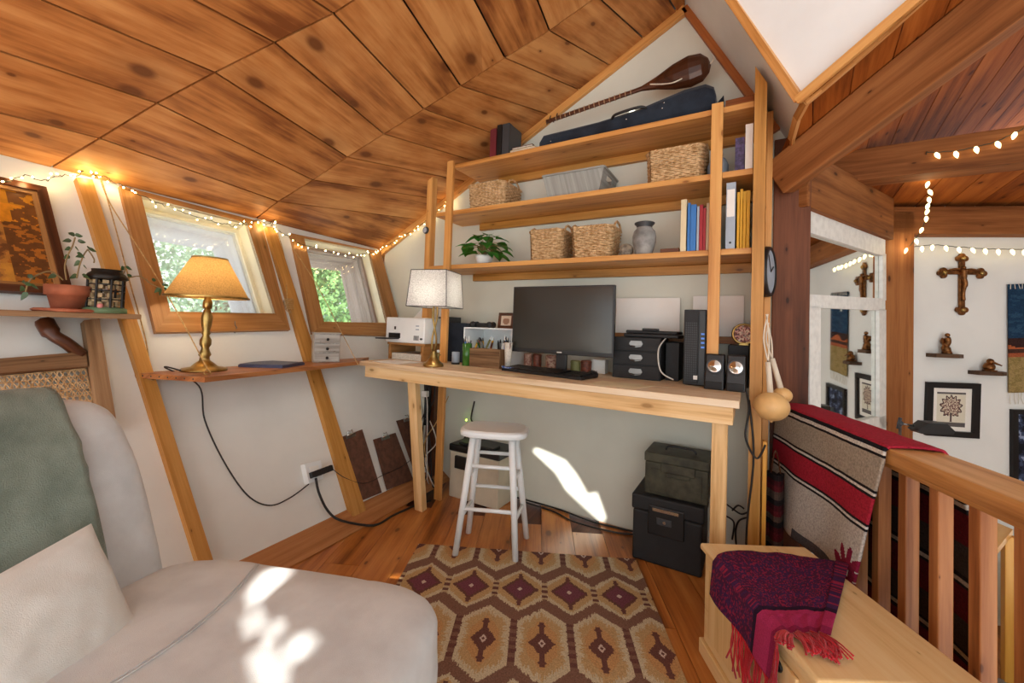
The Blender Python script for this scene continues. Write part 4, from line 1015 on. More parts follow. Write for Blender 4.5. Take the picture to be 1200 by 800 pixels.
t = thing('wooden_tray_box', 'small carved wooden box with white envelope in front of the cubby', 'box', (yx(567, 418, 1.97), 2.0, ZD))
x0, x1 = yx(550, 420, 1.97), yx(585, 420, 1.97); zt = ony(567, 410, 1.97).z+.006
mb = MB(); mb.box((x0, 1.97, ZD), (x1, 1.976, zt)); mb.box((x0, 2.04, ZD), (x1, 2.046, zt)); mb.box((x0, 1.976, ZD), (x0+.006, 2.04, zt)); mb.box((x1-.006, 1.976, ZD), (x1, 2.04, zt)); mb.box((x0+.006, 1.976, ZD), (x1-.006, 2.04, ZD+.005)); mb.build('body', 'oldw', t, bevel=.001)
T = Matrix.Translation((x0+.015, 1.99, ZD+.012)) @ Matrix.Rotation(-.25, 4, 'X') @ Matrix.Rotation(.05, 4, 'Y')
mb = MB(T); mb.box((0, 0, 0), (x1-x0-.04, .004, .085)); mb.build('envelope', 'paper', label='white envelope standing in the carved wooden box', cat='envelope')
def cupm(name, c, r0, r1, h, mat, label, cat, rim=True):
    c = V(c); t_ = thing(name, label, cat, c); m = MB(); m.lathe([(0, 0), (r0, 0), (r1, h), (r1-.003, h), (r0-.003, .005), (0, .005)], c, 24); m.build('body', mat, t_, smooth=True); return t_
c = V((yx(545.5, 415, 1.97), 1.985, ZD)); cupm('pencil_holder', c, .027, .029, ony(545, 402, 1.97).z-ZD, 'greeng', 'green glass pencil holder left of the carved wooden box', 'pencil holder')
for i, m_ in enumerate(['yellow', 'rust', 'blue', 'blue', 'greeng', 'black', 'red']):
    a = i*2.4; tool('marker', c+V((.012*math.cos(a), .012*math.sin(a), .006)), c+V((.026*math.cos(a), .026*math.sin(a), .150+.012*(i % 3))), .005, m_, '%s marker in the green glass holder' % cn[m_], 'marker', '%s markers in the green holder' % cn[m_])
c = V((yx(533, 415, 1.99), 2.0, ZD)); t = cupm('white_bottle', c, .024, .024, .075, 'slate', 'short white bottle with dark foot between shelf post and green holder', 'bottle')
mb = MB(); mb.lathe([(.0245, 0), (.0255, 0), (.0255, .012), (.0245, .012)], c, 24); mb.build('foot', 'black', t)
c = V((yx(593.5, 415, 1.955), 1.975, ZD+.014)); zt = ony(593, 401, 1.96).z; cupm('tool_cup', c, .016, .024, zt-ZD-.014, 'paperg', 'tapered off-white cup of tools next to the monitor', 'cup')
for i, m_ in enumerate(['black', 'steel', 'dkgrey' if False else 'black', 'rust']):
    a = i*1.7+.4; tool('screwdriver', c+V((.006*math.cos(a), .006*math.sin(a), .006)), c+V((.028*math.cos(a), .02*math.sin(a), .150+.014*(i % 3))), .004, m_, '%s handled tool in the tapered off-white cup' % cn[m_], 'tool', '%s handled tools in the off-white cup' % cn[m_])
c = V((yx(597, 422, 1.93), 1.955, ZD)); t = thing('blue_dish', 'blue and white shallow dish in front of the tapered cup', 'dish', c)
mb = MB(); mb.lathe([(0, 0), (.03, 0), (.052, .014), (.060, .022), (.056, .022), (.03, .006), (0, .006)], c, 32, sx=1.05, sy=.75); mb.build('body', 'blueglz', t, smooth=True)
# things on top of the cubby
zt = ony(570, 384, 2.08).z; xb0, xb1 = yx(552, 378, 2.12), yx(578, 378, 2.12)
t = thing('binoculars', 'small black camera-like binoculars on top of the white cubby', 'binoculars', ((xb0+xb1)/2, 2.15, zt))
mb = MB(); mb.box((xb0+.03, 2.12, zt+.002), (xb1-.03, 2.17, zt+.03)); mb.build('bridge', 'black', t, bevel=.004)
for xx in (xb0+.022, xb1-.022):
    mb = MB(); mb.lathe([(0, 0), (.017, 0), (.019, .01), (.016, .03), (.019, .055), (.019, .06), (0, .058)], (xx, 2.10, zt+.019), 20, ax=(0, 1, 0)); mb.build('barrel', 'blackr', t, smooth=True)
x0, x1 = yx(583, 378, 2.14), yx(601, 378, 2.14); zf = ony(592, 366, 2.14).z
t = thing('picture_frame', 'small brown framed picture leaning on the wall left of monitor', 'picture frame', ((x0+x1)/2, 2.16, zt))
T = Matrix.Translation((x0, 2.14, zt)) @ Matrix.Rotation(-.12, 4, 'X'); W_, H_ = x1-x0, zf-zt
mb = MB(T)
for lo_, hi_ in (((0, 0, 0), (W_, .012, .018)), ((0, 0, H_-.018), (W_, .012, H_)), ((0, 0, .018), (.018, .012, H_-.018)), ((W_-.018, 0, .018), (W_, .012, H_-.018))): mb.box(lo_, hi_)
mb.build('frame', 'walnut', t, bevel=.002)
mb = MB(T); mb.grid(lambda u, v: V((.016+u*(W_-.032), .006, .016+v*(H_-.032))), 14, 14, lambda u, v: lin('#a07a62') if (u-.5)**2+(v-.45)**2 < .09 else lin('#d9c5ae')); mb.build('picture', 'print', t)
# dark grey bin behind the post, green toy figure
dbox('navy_bin', 522, 545, 378, 2.12, .16, 'navy', 'dark navy box behind the shelf post and the white bottle', 'box')
dbox('grey_device', 512, 524, 371, 2.14, .14, 'dkgrey', 'blue-grey device box behind the brass lamp stem', 'device')
c = V((yx(515, 410, 1.97), 1.96, ZD)); t = thing('green_toy_figure', 'tiny yellow-green bendy figure beside the brass lamp', 'toy', c)
mb = MB(); G_ = [(0, 0, .035), (0, 0, .06)]
mb.tube(spline([c+V((-.012, 0, 0)), c+V((-.006, 0, .02)), c+V((0, 0, .04)), c+V((0, 0, .062))], 4), .004, 6); mb.tube([c+V((.014, 0, 0)), c+V((.006, 0, .022)), c+V((0, 0, .04))], .004, 6); mb.tube([c+V((-.018, 0, .07)), c+V((0, 0, .058)), c+V((.018, 0, .052))], .003, 6); mb.build('body', 'mustard', t, smooth=True)
mb = MB(); mb.ball(c+V((0, 0, .074)), .010, 10); mb.build('head', 'paper', t, smooth=True)
# tins behind the keyboard under the monitor
g = 'small tins under the monitor'
for a, b, tp, Yq, m_, lb in ((612, 621, 413, 2.14, 'floral', 'flowered tin under the left end of the monitor'), (623, 632, 414, 2.16, 'rust', 'rust-brown tin next to the flowered one'), (637, 650, 415, 2.14, 'floral', 'domed patterned tin left of the monitor stand'), (667, 678, 422, 2.13, 'mustard', 'olive tin right of the monitor stand'), (679, 691, 422, 2.14, 'rust', 'dark red tin behind the mouse')):
    x0, x1 = yx(a, 420, Yq), yx(b, 420, Yq); r = (x1-x0)/2; zt_ = ony(a, tp, Yq).z; zt_ = min(max(zt_, ZD+.05), ZD+.085)
    t = thing('tin', lb, 'tin', ((x0+x1)/2, Yq+r, ZD), g)
    mb = MB(); mb.lathe([(0, 0), (r*.9, 0), (r, .003), (r, zt_-ZD-.014), (0, zt_-ZD-.014)], ((x0+x1)/2, Yq+r, ZD), 22); mb.build('body', m_, t, smooth=False)
    mb = MB(); mb.lathe([(r*1.04, 0), (r*1.04, .009), (r*.8, .014), (0, .014)], ((x0+x1)/2, Yq+r, zt_-.0135), 22); mb.build('lid', m_, t)
mb = MB(); x0, x1 = yx(692, 420, 2.18), yx(708, 420, 2.18); mb.box((x0, 2.2, ZD), (x1, 2.26, ZD+.075)); mb.build('white_box', 'paper', bevel=.002, label='white box behind the mouse beside the monitor edge', cat='box')

# ================================================================== UNDER THE DESK
# stool
sc_ = V((-1.101, 1.761, 0)); su = V((.278, .118, 0)).normalized(); sv = V((-su.y, su.x, 0))
def SP(a, b, z): return sc_+su*a+sv*b+V((0, 0, z))
t = thing('wooden_stool', 'white painted wooden stool with rounded seat in front of the desk', 'stool', sc_)
zs_ = .595; mb = MB(); n = 40; rings = []
for rr, z in ((.90, zs_-.036), (.985, zs_-.030), (1.0, zs_-.018), (.985, zs_-.006), (.90, zs_), (.5, zs_-.006), (.0, zs_-.009)):
    rings.append([SP(.168*rr*math.copysign(abs(math.cos(2*PI*k/n))**.55, math.cos(2*PI*k/n)), .120*rr*math.copysign(abs(math.sin(2*PI*k/n))**.55, math.sin(2*PI*k/n)), z) for k in range(n)])
mb.face(rings[0][::-1])
for i in range(len(rings)-1):
    for k in range(n): mb.face([rings[i][k], rings[i][(k+1) % n], rings[i+1][(k+1) % n], rings[i+1][k]])
mb.build('seat', 'white', t, smooth=True)
foot = {(-1, -1): onz(533, 652), (1, -1): onz(604, 659), (-1, 1): onz(549, 624), (1, 1): onz(617, 630)}
def legpt(k, z):
    f_ = foot[k]; top_ = SP(k[0]*.095, k[1]*.068, zs_-.036); return V((f_.x, f_.y, 0)).lerp(top_, z/(zs_-.036))
for k in foot:
    mb = MB(); mb.tube([legpt(k, 0), legpt(k, zs_-.034)], [.0145, .0175], 14); mb.build('leg', 'white', t, smooth=True)
for a, b, zz_ in (((-1, -1), (1, -1), .22), ((-1, -1), (1, -1), .42), ((-1, 1), (1, 1), .26), ((-1, 1), (1, 1), .44), ((-1, -1), (-1, 1), .18), ((-1, -1), (-1, 1), .36), ((1, -1), (1, 1), .18), ((1, -1), (1, 1), .36)):
    mb = MB(); mb.tube([legpt(a, zz_), legpt(b, zz_)], .0095, 10); mb.build('rung', 'white', t, smooth=True)
# file box behind stool
f0, f1 = onz(527, 580), onz(582, 594); u_ = V((f1.x-f0.x, 0, 0)); x0, x1 = f0.x, f1.x+.03; y0 = 2.12; zt = ony(540, 530, y0).z
t = thing('file_box', 'putty-coloured plastic file box with black lid behind the stool', 'file box', ((x0+x1)/2, y0+.1, 0))
mb = MB(); mb.box((x0, y0, 0), (x1, YB-.01, zt)); mb.build('body', 'putty', t, bevel=.008, seg=3)
mb = MB(); mb.box((x0-.006, y0-.008, zt+.0005), (x1+.006, YB-.005, zt+.045)); mb.build('lid', 'black', t, bevel=.008, seg=3)
mb = MB(); mb.box((x0+.05, y0-.018, zt-.10), (x0+.14, y0-.0005, zt-.02)); mb.build('latch', 'black', t, bevel=.005)
mb = MB(); mb.box((x0+.06, y0+.01, zt+.046), (x1-.05, y0+.09, zt+.062)); mb.build('lid_handle', 'black', t, bevel=.004)
# black safe box + ammo box
b0, b1 = V((-.491, 2.083, 0)), V((-.193, 2.067, 0)); x0, x1 = -.487, -.165; y0, y1 = 2.055, 2.33; zt = .315
T = TR((0, 0, 0))
t = thing('black_storage_box', 'big black lidded box with silver latch on the floor under desk', 'storage box', ((x0+x1)/2, 2.2, 0))
mb = MB(); mb.box((x0+.006, y0+.006, 0), (x1-.006, y1, zt-.075)); mb.build('body', 'blackr', t, bevel=.012, seg=3)
mb = MB(); mb.box((x0, y0, zt-.074), (x1, y1, zt)); mb.build('lid', 'blackr', t, bevel=.010, seg=3)
xm = (x0+x1)/2-.005
mb = MB(); mb.box((xm-.075, y0-.010, zt-.17), (xm+.085, y0-.0005, zt-.035)); lt = mb.build('latch', 'black', t, bevel=.005)
mb = MB(); mb.box((xm-.055, y0-.013, zt-.058), (xm+.06, y0-.0095, zt-.044)); mb.build('label_strip', 'chrome', lt)
mb = MB(); mb.box((xm-.035, y0-.016, zt-.115), (xm+.03, y0-.0095, zt-.085)); mb.build('lock', 'dkgrey', lt, bevel=.002)
mb = MB(); mb.lathe([(0, 0), (.007, 0), (.007, .003), (0, .003)], (xm, y0-.016, zt-.10), 14, ax=(0, -1, 0)); mb.build('key_hole', 'chrome', lt)
x0, x1 = -.438, -.150; y0, y1 = 2.085, 2.30; z0 = zt+.001; zt = .515
t = thing('ammo_box', 'olive green metal ammunition box on top of the black box', 'metal box', ((x0+x1)/2, 2.19, z0))
mb = MB(); mb.box((x0+.004, y0+.004, z0), (x1-.004, y1, zt-.045)); mb.build('body', 'olive', t, bevel=.005)
mb = MB(); mb.box((x0, y0, zt-.044), (x1, y1+.003, zt)); mb.build('lid', 'olive', t, bevel=.005)
mb = MB(); mb.box((x0+.03, y0+.0, z0+.015), (x1-.03, y0+.0035, z0+.125)); mb.build('pressed_panel', 'olive', t, bevel=.003)
xm = (x0+x1)/2+.01
mb = MB(); mb.box((xm-.075, y0-.006, zt-.085), (xm+.075, y0+.003, zt-.04)); mb.box((xm-.055, y0-.012, zt-.10), (xm+.055, y0-.005, zt-.08)); mb.build('clasp', 'olive', t, bevel=.003)
mb = MB(); mb.tube(spline([(xm-.07, y0+.09, zt+.002), (xm-.05, y0+.09, zt+.02), (xm+.05, y0+.09, zt+.02), (xm+.07, y0+.09, zt+.002)], 6), .005, 8); mb.build('carry_handle', 'black', t, smooth=True)
# cables on the floor along the back wall
g = 'black cables along the back wall'
def cord(name, pts, r, mat, label, cat='cord', group=None, n=8, k=6): 
    m = MB(); m.tube(spline(pts, n), r, k); return m.build(name, mat, smooth=True, label=label, cat=cat, group=group)
cord('floor_cable', [(-1.25, 2.31, .006), (-1.0, 2.29, .006), (-.85, 2.24, .006), (-.62, 2.25, .006), (-.50, 2.30, .006)], .005, 'cord', 'black cable bowing onto the floor between file box and black box', group=None)
cord('floor_cable', [(-1.3, 2.325, .012), (-1.0, 2.325, .012), (-.75, 2.30, .006), (-.5, 2.325, .006)], .005, 'cord', 'black cable running tight along the wall foot behind the stool')
# power strips, adapters and cable tangle behind left leg
t = thing('power_strip', 'black vertical power strip with a white plug behind the left desk leg', 'power strip', (yx(505, 500, 2.2), 2.2, .25))
xa = yx(505, 500, 2.2); 
mb = MB(); mb.box((xa-.05, 2.2, .0), (xa+.02, 2.24, .82)); mb.build('board', 'walnut', t, bevel=.002)
mb = MB(); mb.box((xa-.045, 2.17, .40), (xa-.005, 2.199, .78)); mb.build('strip', 'black', t, bevel=.004)
mb = MB(); mb.box((xa-.045, 2.14, .60), (xa+.0, 2.169, .64)); mb.build('plug', 'paper', t, bevel=.004)
mb = MB(); mb.ball((xa-.02, 2.166, .45), .004, 8); mb.build('indicator', 'paper', t)
rnd = random.Random(2)
tang = [('white', 'wcord', [(xa, 2.14, .62), (xa+.03, 2.12, .55), (xa+.03, 2.13, .35), (xa+.07, 2.1, .1), (xa+.05, 2.15, .02)]),
        ('tan', 'twine', [(xa+.16, 2.18, .62), (xa+.1, 2.14, .45), (xa+.02, 2.12, .30), (xa+.06, 2.12, .12), (xa+.0, 2.15, .01)]),
        ('thin grey', 'wcord', [(xa+.05, 2.13, .45), (xa+.12, 2.12, .32), (xa+.03, 2.12, .2), (xa+.10, 2.12, .05), (xa+.14, 2.15, .01)])]
for nm, mt, pts in tang: cord('cable', pts, .0035, mt, nm+' cable hanging in the tangle behind the left desk leg')
for i in range(5):
    pts = [(xa+rnd.uniform(-.04, .06), 2.13+rnd.uniform(0, .04), .8-.2*j+rnd.uniform(-.05, .05)) for j in range(4)]+[(xa+rnd.uniform(-.03, .12), 2.14, .03), (xa+rnd.uniform(-.03, .14), 2.17, .01)]
    cord('cable', pts, .004, 'cord', 'black cable hanging in the tangle behind the left desk leg', group='black cables behind the left leg')
c = ony(546, 505, 2.30); mb = MB(); 
t = thing('adapter_cable', 'black adapter cable with glowing green light under the desk', 'cable', c)
mb = MB(); mb.tube(spline([ony(532, 532, 2.28), ony(545, 512, 2.28), ony(556, 498, 2.30), ony(552, 490, 2.32), ony(556, 470, 2.33)], 6), .005, 6); mb.build('cable', 'cord', t, smooth=True)
mb = MB(); mb.ball(ony(546.5, 492, 2.29), .006, 8); mb.build('indicator', 'greenled', t, smooth=True)
# loops at the right end near side panel
for i, (q, lb) in enumerate((([(858, 598), (865, 592), (872, 596)], 'a'), ([(848, 588), (856, 594), (868, 602), (876, 600)], 'b'), ([(850, 604), (860, 612), (858, 632)], 'c'), ([(876, 606), (866, 610), (862, 622), (863, 640)], 'd'))):
    cord('cable', [ony(*p, 2.28) for p in q], .004, 'cord', 'black cable loop on the wall beside the right desk leg', group='cable loops by the right desk leg')
cord('speaker_cable', [ony(872, 446, 2.02)+V((0, -.02, 0)), V((.0, 1.97, .80)), V((-.01, 1.965, .68)), V((.03, 1.965, .60)), V((.06, 1.96, .66))], .004, 'cord', 'black speaker cable looping over the side panel edge')
cord('hanging_cable', [V((.0, 1.985, .83)), V((.02, 1.98, .6)), V((.0, 1.985, .3)), V((.005, 1.985, .05))], .004, 'cord', 'long black cable hanging down the front of the side panel')

# ================================================================== LEFT SIDE
zcn = .86
def cz(x, y): return onz(x, y, zcn)
def wallx(y, z):                                      # X of the left wall at a given y,z
    return P0.x - ((y-P0.y)*NL.y+(z-P0.z)*NL.z)/NL.x
t = thing('corner_counter', 'narrow wooden counter along the slanted wall below the windows', 'counter', (-2.2, 1.2, zcn-.02))
pA = cz(155, 436); pB = cz(240, 442); pC = cz(419, 423.5)
poly = [V((wallx(pA.y, zcn)+.004, pA.y, zcn-.02)), V((pB.x, pB.y, zcn-.02)), V((pC.x, pC.y, zcn-.02)), V((wallx(1.93, zcn)+.004, 1.93, zcn-.02)), V((wallx(1.3, zcn)+.004, 1.3, zcn-.02))]
poly.reverse()
mb = MB(); mb.prism(poly, (0, 0, .02), uvax=(0, 1, 0)); mb.build('counter_top', 'balw', t, bevel=.002)
mb = MB()
e0, e1 = V((poly[4].x, poly[4].y, zcn-.01)), V((poly[3].x, poly[3].y, zcn-.01)); dd = (e1-e0); nn = V((dd.y, -dd.x, 0)).normalized()
for i in range(7): mb = MB(); mb.lathe([(0, 0), (.0035, 0), (0, .0006)], e0+dd*(.12+.12*i)+nn*.0005, 10, ax=nn); mb.build('peg_hole', 'black', t)
# table lamp with burlap shade
c_ = cz(239, 434); c_.z = zcn
t = thing('burlap_table_lamp', 'brass candlestick lamp with lit tan burlap shade below the window', 'lamp', c_)
s_ = .0; d_l = (c_-EYE).dot(CF); pxm = d_l/480
zsb = EYE.z + (372-350)*pxm; zst = EYE.z+(372-304)*pxm
mb = MB(); mb.lathe([(0, 0), (.085, 0), (.087, .006), (.08, .012), (.05, .018), (.038, .03), (.02, .045), (.018, .06), (.024, .07), (.018, .085), (.014, .10), (.022, .115), (.022, .135), (.012, .155), (.018, .165), (.013, .175), (.019, .20), (.022, .235), (.012, .27), (.010, .275)], c_, 32); mb.build('base', 'brass', t, smooth=True)
mb = MB(); mb.lathe([(.010, .272), (.018, .274), (.018, .30), (.012, .32), (.014, zsb-zcn+.04), (0, zsb-zcn+.045)], c_, 20); mb.build('socket', 'brass', t, smooth=True)
rb, rt = 41*pxm, 17.5*pxm
mb = MB(); mb.lathe([(rb, zsb-zcn), (rt, zst-zcn)], c_, 48); sh_ = mb.build('lamp_shade', 'burlap', t, smooth=True)
mb = MB(); mb.lathe([(rb+.001, zsb-zcn-.003), (rb+.003, zsb-zcn+.002), (rb+.001, zsb-zcn+.006)], c_, 48); mb.lathe([(rt+.001, zst-zcn-.004), (rt+.003, zst-zcn), (rt+.001, zst-zcn+.003)], c_, 48); mb.build('shade_trim', 'brass', sh_, smooth=True)
mb = MB(); mb.ball(c_+V((0, 0, zsb-zcn+.07)), .024, 12); mb.build('light_bulb', glow('warm_bulb_glow', '#ffdf9e', 12), t, smooth=True)
plight(c_+V((0, 0, zsb-zcn+.075)), 2.6, (1, .80, .52), .03)
cord('lamp_cord', [c_+V((.0, -.085, .006)), c_+V((-.03, -.13, .02)), lw(233, 452, .02), lw(240, 492, .012), lw(262, 540, .012), lw(290, 580, .012), lw(316, 592, .012), lw(340, 583, .015), lw(362, 567, .03)], .0032, 'cord', 'thin black lamp cord sagging across the white slanted wall')
# tablet
t = thing('closed_laptop', 'closed blue-grey tablet computer lying on the counter', 'tablet', cz(318, 428))
q = [cz(278, 428.5), cz(332, 431), cz(357, 425.5), cz(305, 423)]
q = [V((-2.14, 1.08, zcn)), V((-2.06, 1.29, zcn)), V((-2.20, 1.385, zcn)), V((-2.28, 1.165, zcn))]
q = [cz(279, 430), cz(331, 431.5), cz(357, 427.5), cz(308, 425)]
mb = MB(); mb.prism(q, (0, 0, .012)); mb.build('body', 'laptop', t, bevel=.004, seg=3)
mb = MB(); cc = sum(q, V())/4; mb.prism([cc+(p-cc)*.97+V((0, 0, .0125)) for p in q], (0, 0, .003)); mb.build('lid', 'laptop', t, bevel=.001)
# mini drawers
a, b = V((-2.125, 1.44, zcn)), V((-2.06, 1.565, zcn)); du = (b-a); wd = du.length; du.normalize(); dv = V((-du.y, du.x, 0)); 
hd = (423-389)*((a-EYE).dot(CF))/480
T = Matrix((du, dv, V((0, 0, 1)))).transposed().to_4x4(); T.translation = a
t = thing('mini_drawer_chest', 'small whitewashed three-drawer chest on the counter', 'drawer chest', a)
mb = MB(T); mb.box((0, .003, 0), (wd, .10, hd)); mb.build('body', 'grayw', t, bevel=.002)
mb = MB(T); mb.box((-.003, -.002, hd+.0005), (wd+.003, .103, hd+.006)); mb.build('top', 'grayw', t, bevel=.001)
for i in range(3):
    mb = MB(T); mb.box((.006, -.003, .005+i*(hd-.006)/3), (wd-.006, .002, (i+1)*(hd-.006)/3)); d = mb.build('drawer', 'grayw', t, bevel=.001)
    mb = MB(T); mb.lathe([(.003, 0), (.004, .006), (.008, .010), (.007, .015), (0, .017)], (wd/2, -.003, (i+.5)*(hd-.006)/3), 14, ax=(0, -1, 0)); mb.build('knob', 'black', d, smooth=True)
# outlet + plug + cords
t = thing('wall_outlet', 'white wall outlet box low on the slanted wall', 'outlet', lw(361, 554))
q = [lw(352, 545), lw(371, 541), lw(374, 562), lw(357, 568)]; mb = MB(); mb.prism(q, NL*.035); mb.build('housing', 'white', t, bevel=.003)
mb = MB(); cc = sum(q, V())/4+NL*.0352; mb.prism([cc+(p-sum(q, V())/4)*.55 for p in q], NL*.002); mb.build('face', 'paper', t)
t = thing('plug_adapter', 'black plug adapter sticking out of the white outlet', 'plug', lw(376, 553, .05))
mb = MB(); mb.beam(lw(364, 557, .055), lw(389, 548, .055), .03, .022, NL); mb.build('body', 'black', t, bevel=.003)
mb = MB()
for i in range(5): p_ = lw(370, 555, .055).lerp(lw(387, 548.5, .055), i/4); mb.beam(p_-V((0, .001, 0)), p_+V((0, .001, 0)), .032, .024, NL)
mb.build('ribs', 'blackr', t)
cord('extension_cord', [lw(370, 560, .05), lw(374, 578, .04), lw(384, 598, .03), lw(398, 609, .06), V((-1.755, 1.535, .02)), V((-1.725, 1.60, .008)), V((-1.735, 1.71, .008)), V((-1.73, 1.80, .008)), onz(487, 592, .008), onz(505, 586, .008)], .006, 'cord', 'thick black extension cord dropping from the outlet to the floor')
cord('thin_cord', [lw(389, 549, .05), lw(405, 560, .03), lw(428, 566, .03), lw(450, 556, .03), lw(470, 547, .03), lw(490, 532, .05)], .002, 'cord', 'thin black cord crossing in front of the clipboards')
# clipboards leaning against the slanted wall
def clipboard(px, lbl):
    q = [lw(*p, .012) for p in px]; t = thing('clipboard', lbl, 'clipboard', q[3], 'clipboards leaning on the slanted wall')
    mb = MB(); mb.prism(q, NL*.004, uvax=q[3]-q[0]); mb.build('board', 'hard', t, bevel=.0015)
    c = q[0].lerp(q[1], .5)+NL*.006; u = (q[1]-q[0]).normalized(); dn = (q[3]-q[0]).normalized()
    mb = MB(); mb.beam(c-u*.035+dn*.012, c+u*.035+dn*.012, .022, .006, NL); mb.build('clip_plate', 'steel', t, bevel=.001)
    mb = MB(); mb.tube([c-u*.03+dn*.004+NL*.006, c+u*.03+dn*.004+NL*.006], .004, 8); mb.tube(spline([c-u*.02, c-u*.014-dn*.02+NL*.006, c-dn*.014+NL*.008, c+u*.014-dn*.02+NL*.006, c+u*.02], 5), .002, 6); mb.build('clip_lever', 'chrome', t, smooth=True)
clipboard([(394, 514), (424, 503), (447, 577), (415, 590)], 'brown clipboard nearest the outlet, with a large chrome clip')
clipboard([(437, 515), (463, 507), (484, 562), (453, 574)], 'smaller brown clipboard in the middle of the three')
clipboard([(464, 493), (487, 487), (503, 545), (485, 552)], 'dark clipboard furthest back behind the left desk leg')
# plank shelf with pot, lantern; framed marquetry
XS = -2.10; zp = 1.098
yr = onx(166, 370, XS).y
t = thing('plank_wall_shelf', 'rough old plank shelf on the slanted wall at far left', 'shelf', (-2.2, .2, zp-.02))
mb = MB(); mb.box((wallx(.3, zp)+.012, -.9, zp-.020), (XS, yr, zp)); mb.build('plank', 'oldw', t, bevel=.003)
mb = MB(); bk = [lw(52, 377, .03), lw(62, 392, .05), lw(78, 402, .05), lw(96, 416, .035)]; mb.tube(spline(bk, 6), [.026]*6+[.02]*13, 8); mb.build('bracket', 'walnut', t, smooth=True)
t = thing('caned_panel', 'wooden framed woven cane panel under the plank shelf', 'cane panel', lw(110, 500))
post = [lw(94, 379, .02), lw(112, 377, .02), lw(133, 505, .02), (lw(112, 500, .02))]
mb = MB(); mb.prism(post, NL*.035, uvax=post[2]-post[1]); mb.build('post', 'oldw', t, bevel=.004)
rl = [lw(-60, 428, .02), lw(97, 415, .02), lw(99, 432, .02), lw(-60, 445, .02)]; mb = MB(); mb.prism(rl, NL*.03, uvax=rl[1]-rl[0]); mb.build('top_rail', 'oldw', t, bevel=.003)
cq = [lw(-20, 443, .028), lw(100, 432, .028), lw(116, 500, .028), lw(-20, 520, .028)]
mb = MB()
for i in range(17):
    a = i/16; mb.tube([cq[0].lerp(cq[1], a), cq[3].lerp(cq[2], a)], .0022, 4)
for i in range(10):
    a = i/9; mb.tube([cq[0].lerp(cq[3], a)+NL*.002, cq[1].lerp(cq[2], a)+NL*.002], .0022, 4)
for i in range(-14, 32, 2):
    for sgn in (1, -1):
        u0 = i/31 if sgn > 0 else (i+14)/31; u1 = u0+sgn*14/31; v0, v1 = 0, 1
        if u0 < 0: v0 = -u0/(u1-u0); u0 = 0
        if u1 > 1: v1 = (1-u0)/(u1-u0)*(1-v0)+v0 if u1 != u0 else 1; u1 = 1
        if u0 > 1: v0 = (u0-1)/(u0-u1); u0 = 1
        if u1 < 0: v1 = v0+(u0/(u0-u1))*(1-v0); u1 = 0
        if v1 <= v0: continue
        P = lambda u, v: cq[0].lerp(cq[1], u).lerp(cq[3].lerp(cq[2], u), v)
        mb.tube([P(u0, v0)+NL*.003, P(u1, v1)+NL*.003], .0019, 4)
mb.build('cane_weave', 'wicker', t)
q = [lw(-170, 160, .015), lw(52, 222, .015), lw(87, 352, .015), lw(-170, 356, .015)]
tr_, br_ = lw(52, 222, .012), lw(84, 348, .012); up_ = (tr_-br_); rt_ = TD; Lw = .75
tl_, bl_ = tr_-TD*Lw, br_-TD*Lw
t = thing('marquetry_picture', 'large wooden framed marquetry picture with orange sky on slanted wall', 'picture', br_)
mb = MB()
def fr4(m, TL, TR_, BR, BL, w_, d_, off=0):
    cc = (TL+TR_+BR+BL)/4
    def inn(p, nxt, prv): return p+(nxt-p).normalized()*w_+(prv-p).normalized()*w_
    o_4 = [TL, TR_, BR, BL]; i_4 = [inn(o_4[i], o_4[(i+1) % 4], o_4[i-1]) for i in range(4)]
    for i in range(4):
        j = (i+1) % 4; n_ = (o_4[1]-o_4[0]).cross(o_4[3]-o_4[0]).normalized()
        if n_.dot(EYE-o_4[0]) < 0: n_ = -n_
        m.prism([o_4[i]+n_*off, o_4[j]+n_*off, i_4[j]+n_*off, i_4[i]+n_*off], n_*d_, uvax=o_4[j]-o_4[i])
    return i_4, n_
i4, n_ = fr4(mb, tl_, tr_, br_, bl_, .028, .022); mb.build('frame', 'walnut', t, bevel=.003)
mb = MB(); i5, n_ = fr4(mb, *i4, .014, .014); mb.build('inner_frame', 'frame', t, bevel=.002)
def inlay(u, v):                                       # u right, v down ; warm sky, dark silhouettes of roofs, figures, trees
    if v < .34+.10*fbm(u*3, .3): 
        if u > .90 and fbm(u*18, v*14, 4) > -.25+ (0.97-u)*2: return lin('#7a4a20')
        return lin('#d98a1e') if v > .16+.05*fbm(u*4, 2) else lin('#c4801c')
    k = fbm(u*9, v*7, 1.7)+.35*math.sin(u*34+3*fbm(u*3, v*3))
    if u > .86: return lin('#6b401c') if fbm(u*20, v*16, 4) > -.1 else lin('#b06a24')
    if k > .50: return lin('#6f421e')
    if k > .30: return lin('#96602c')
    if k > -.10: return lin('#b87a34')
    return lin('#a8621f') if v < .8 else lin('#c98a34')
mb = MB(); mb.grid(lambda u, v: i5[0].lerp(i5[1], u).lerp(i5[3].lerp(i5[2], u), v)+n_*.006, 150, 90, inlay); mb.build('inlay_panel', 'inlay', t)
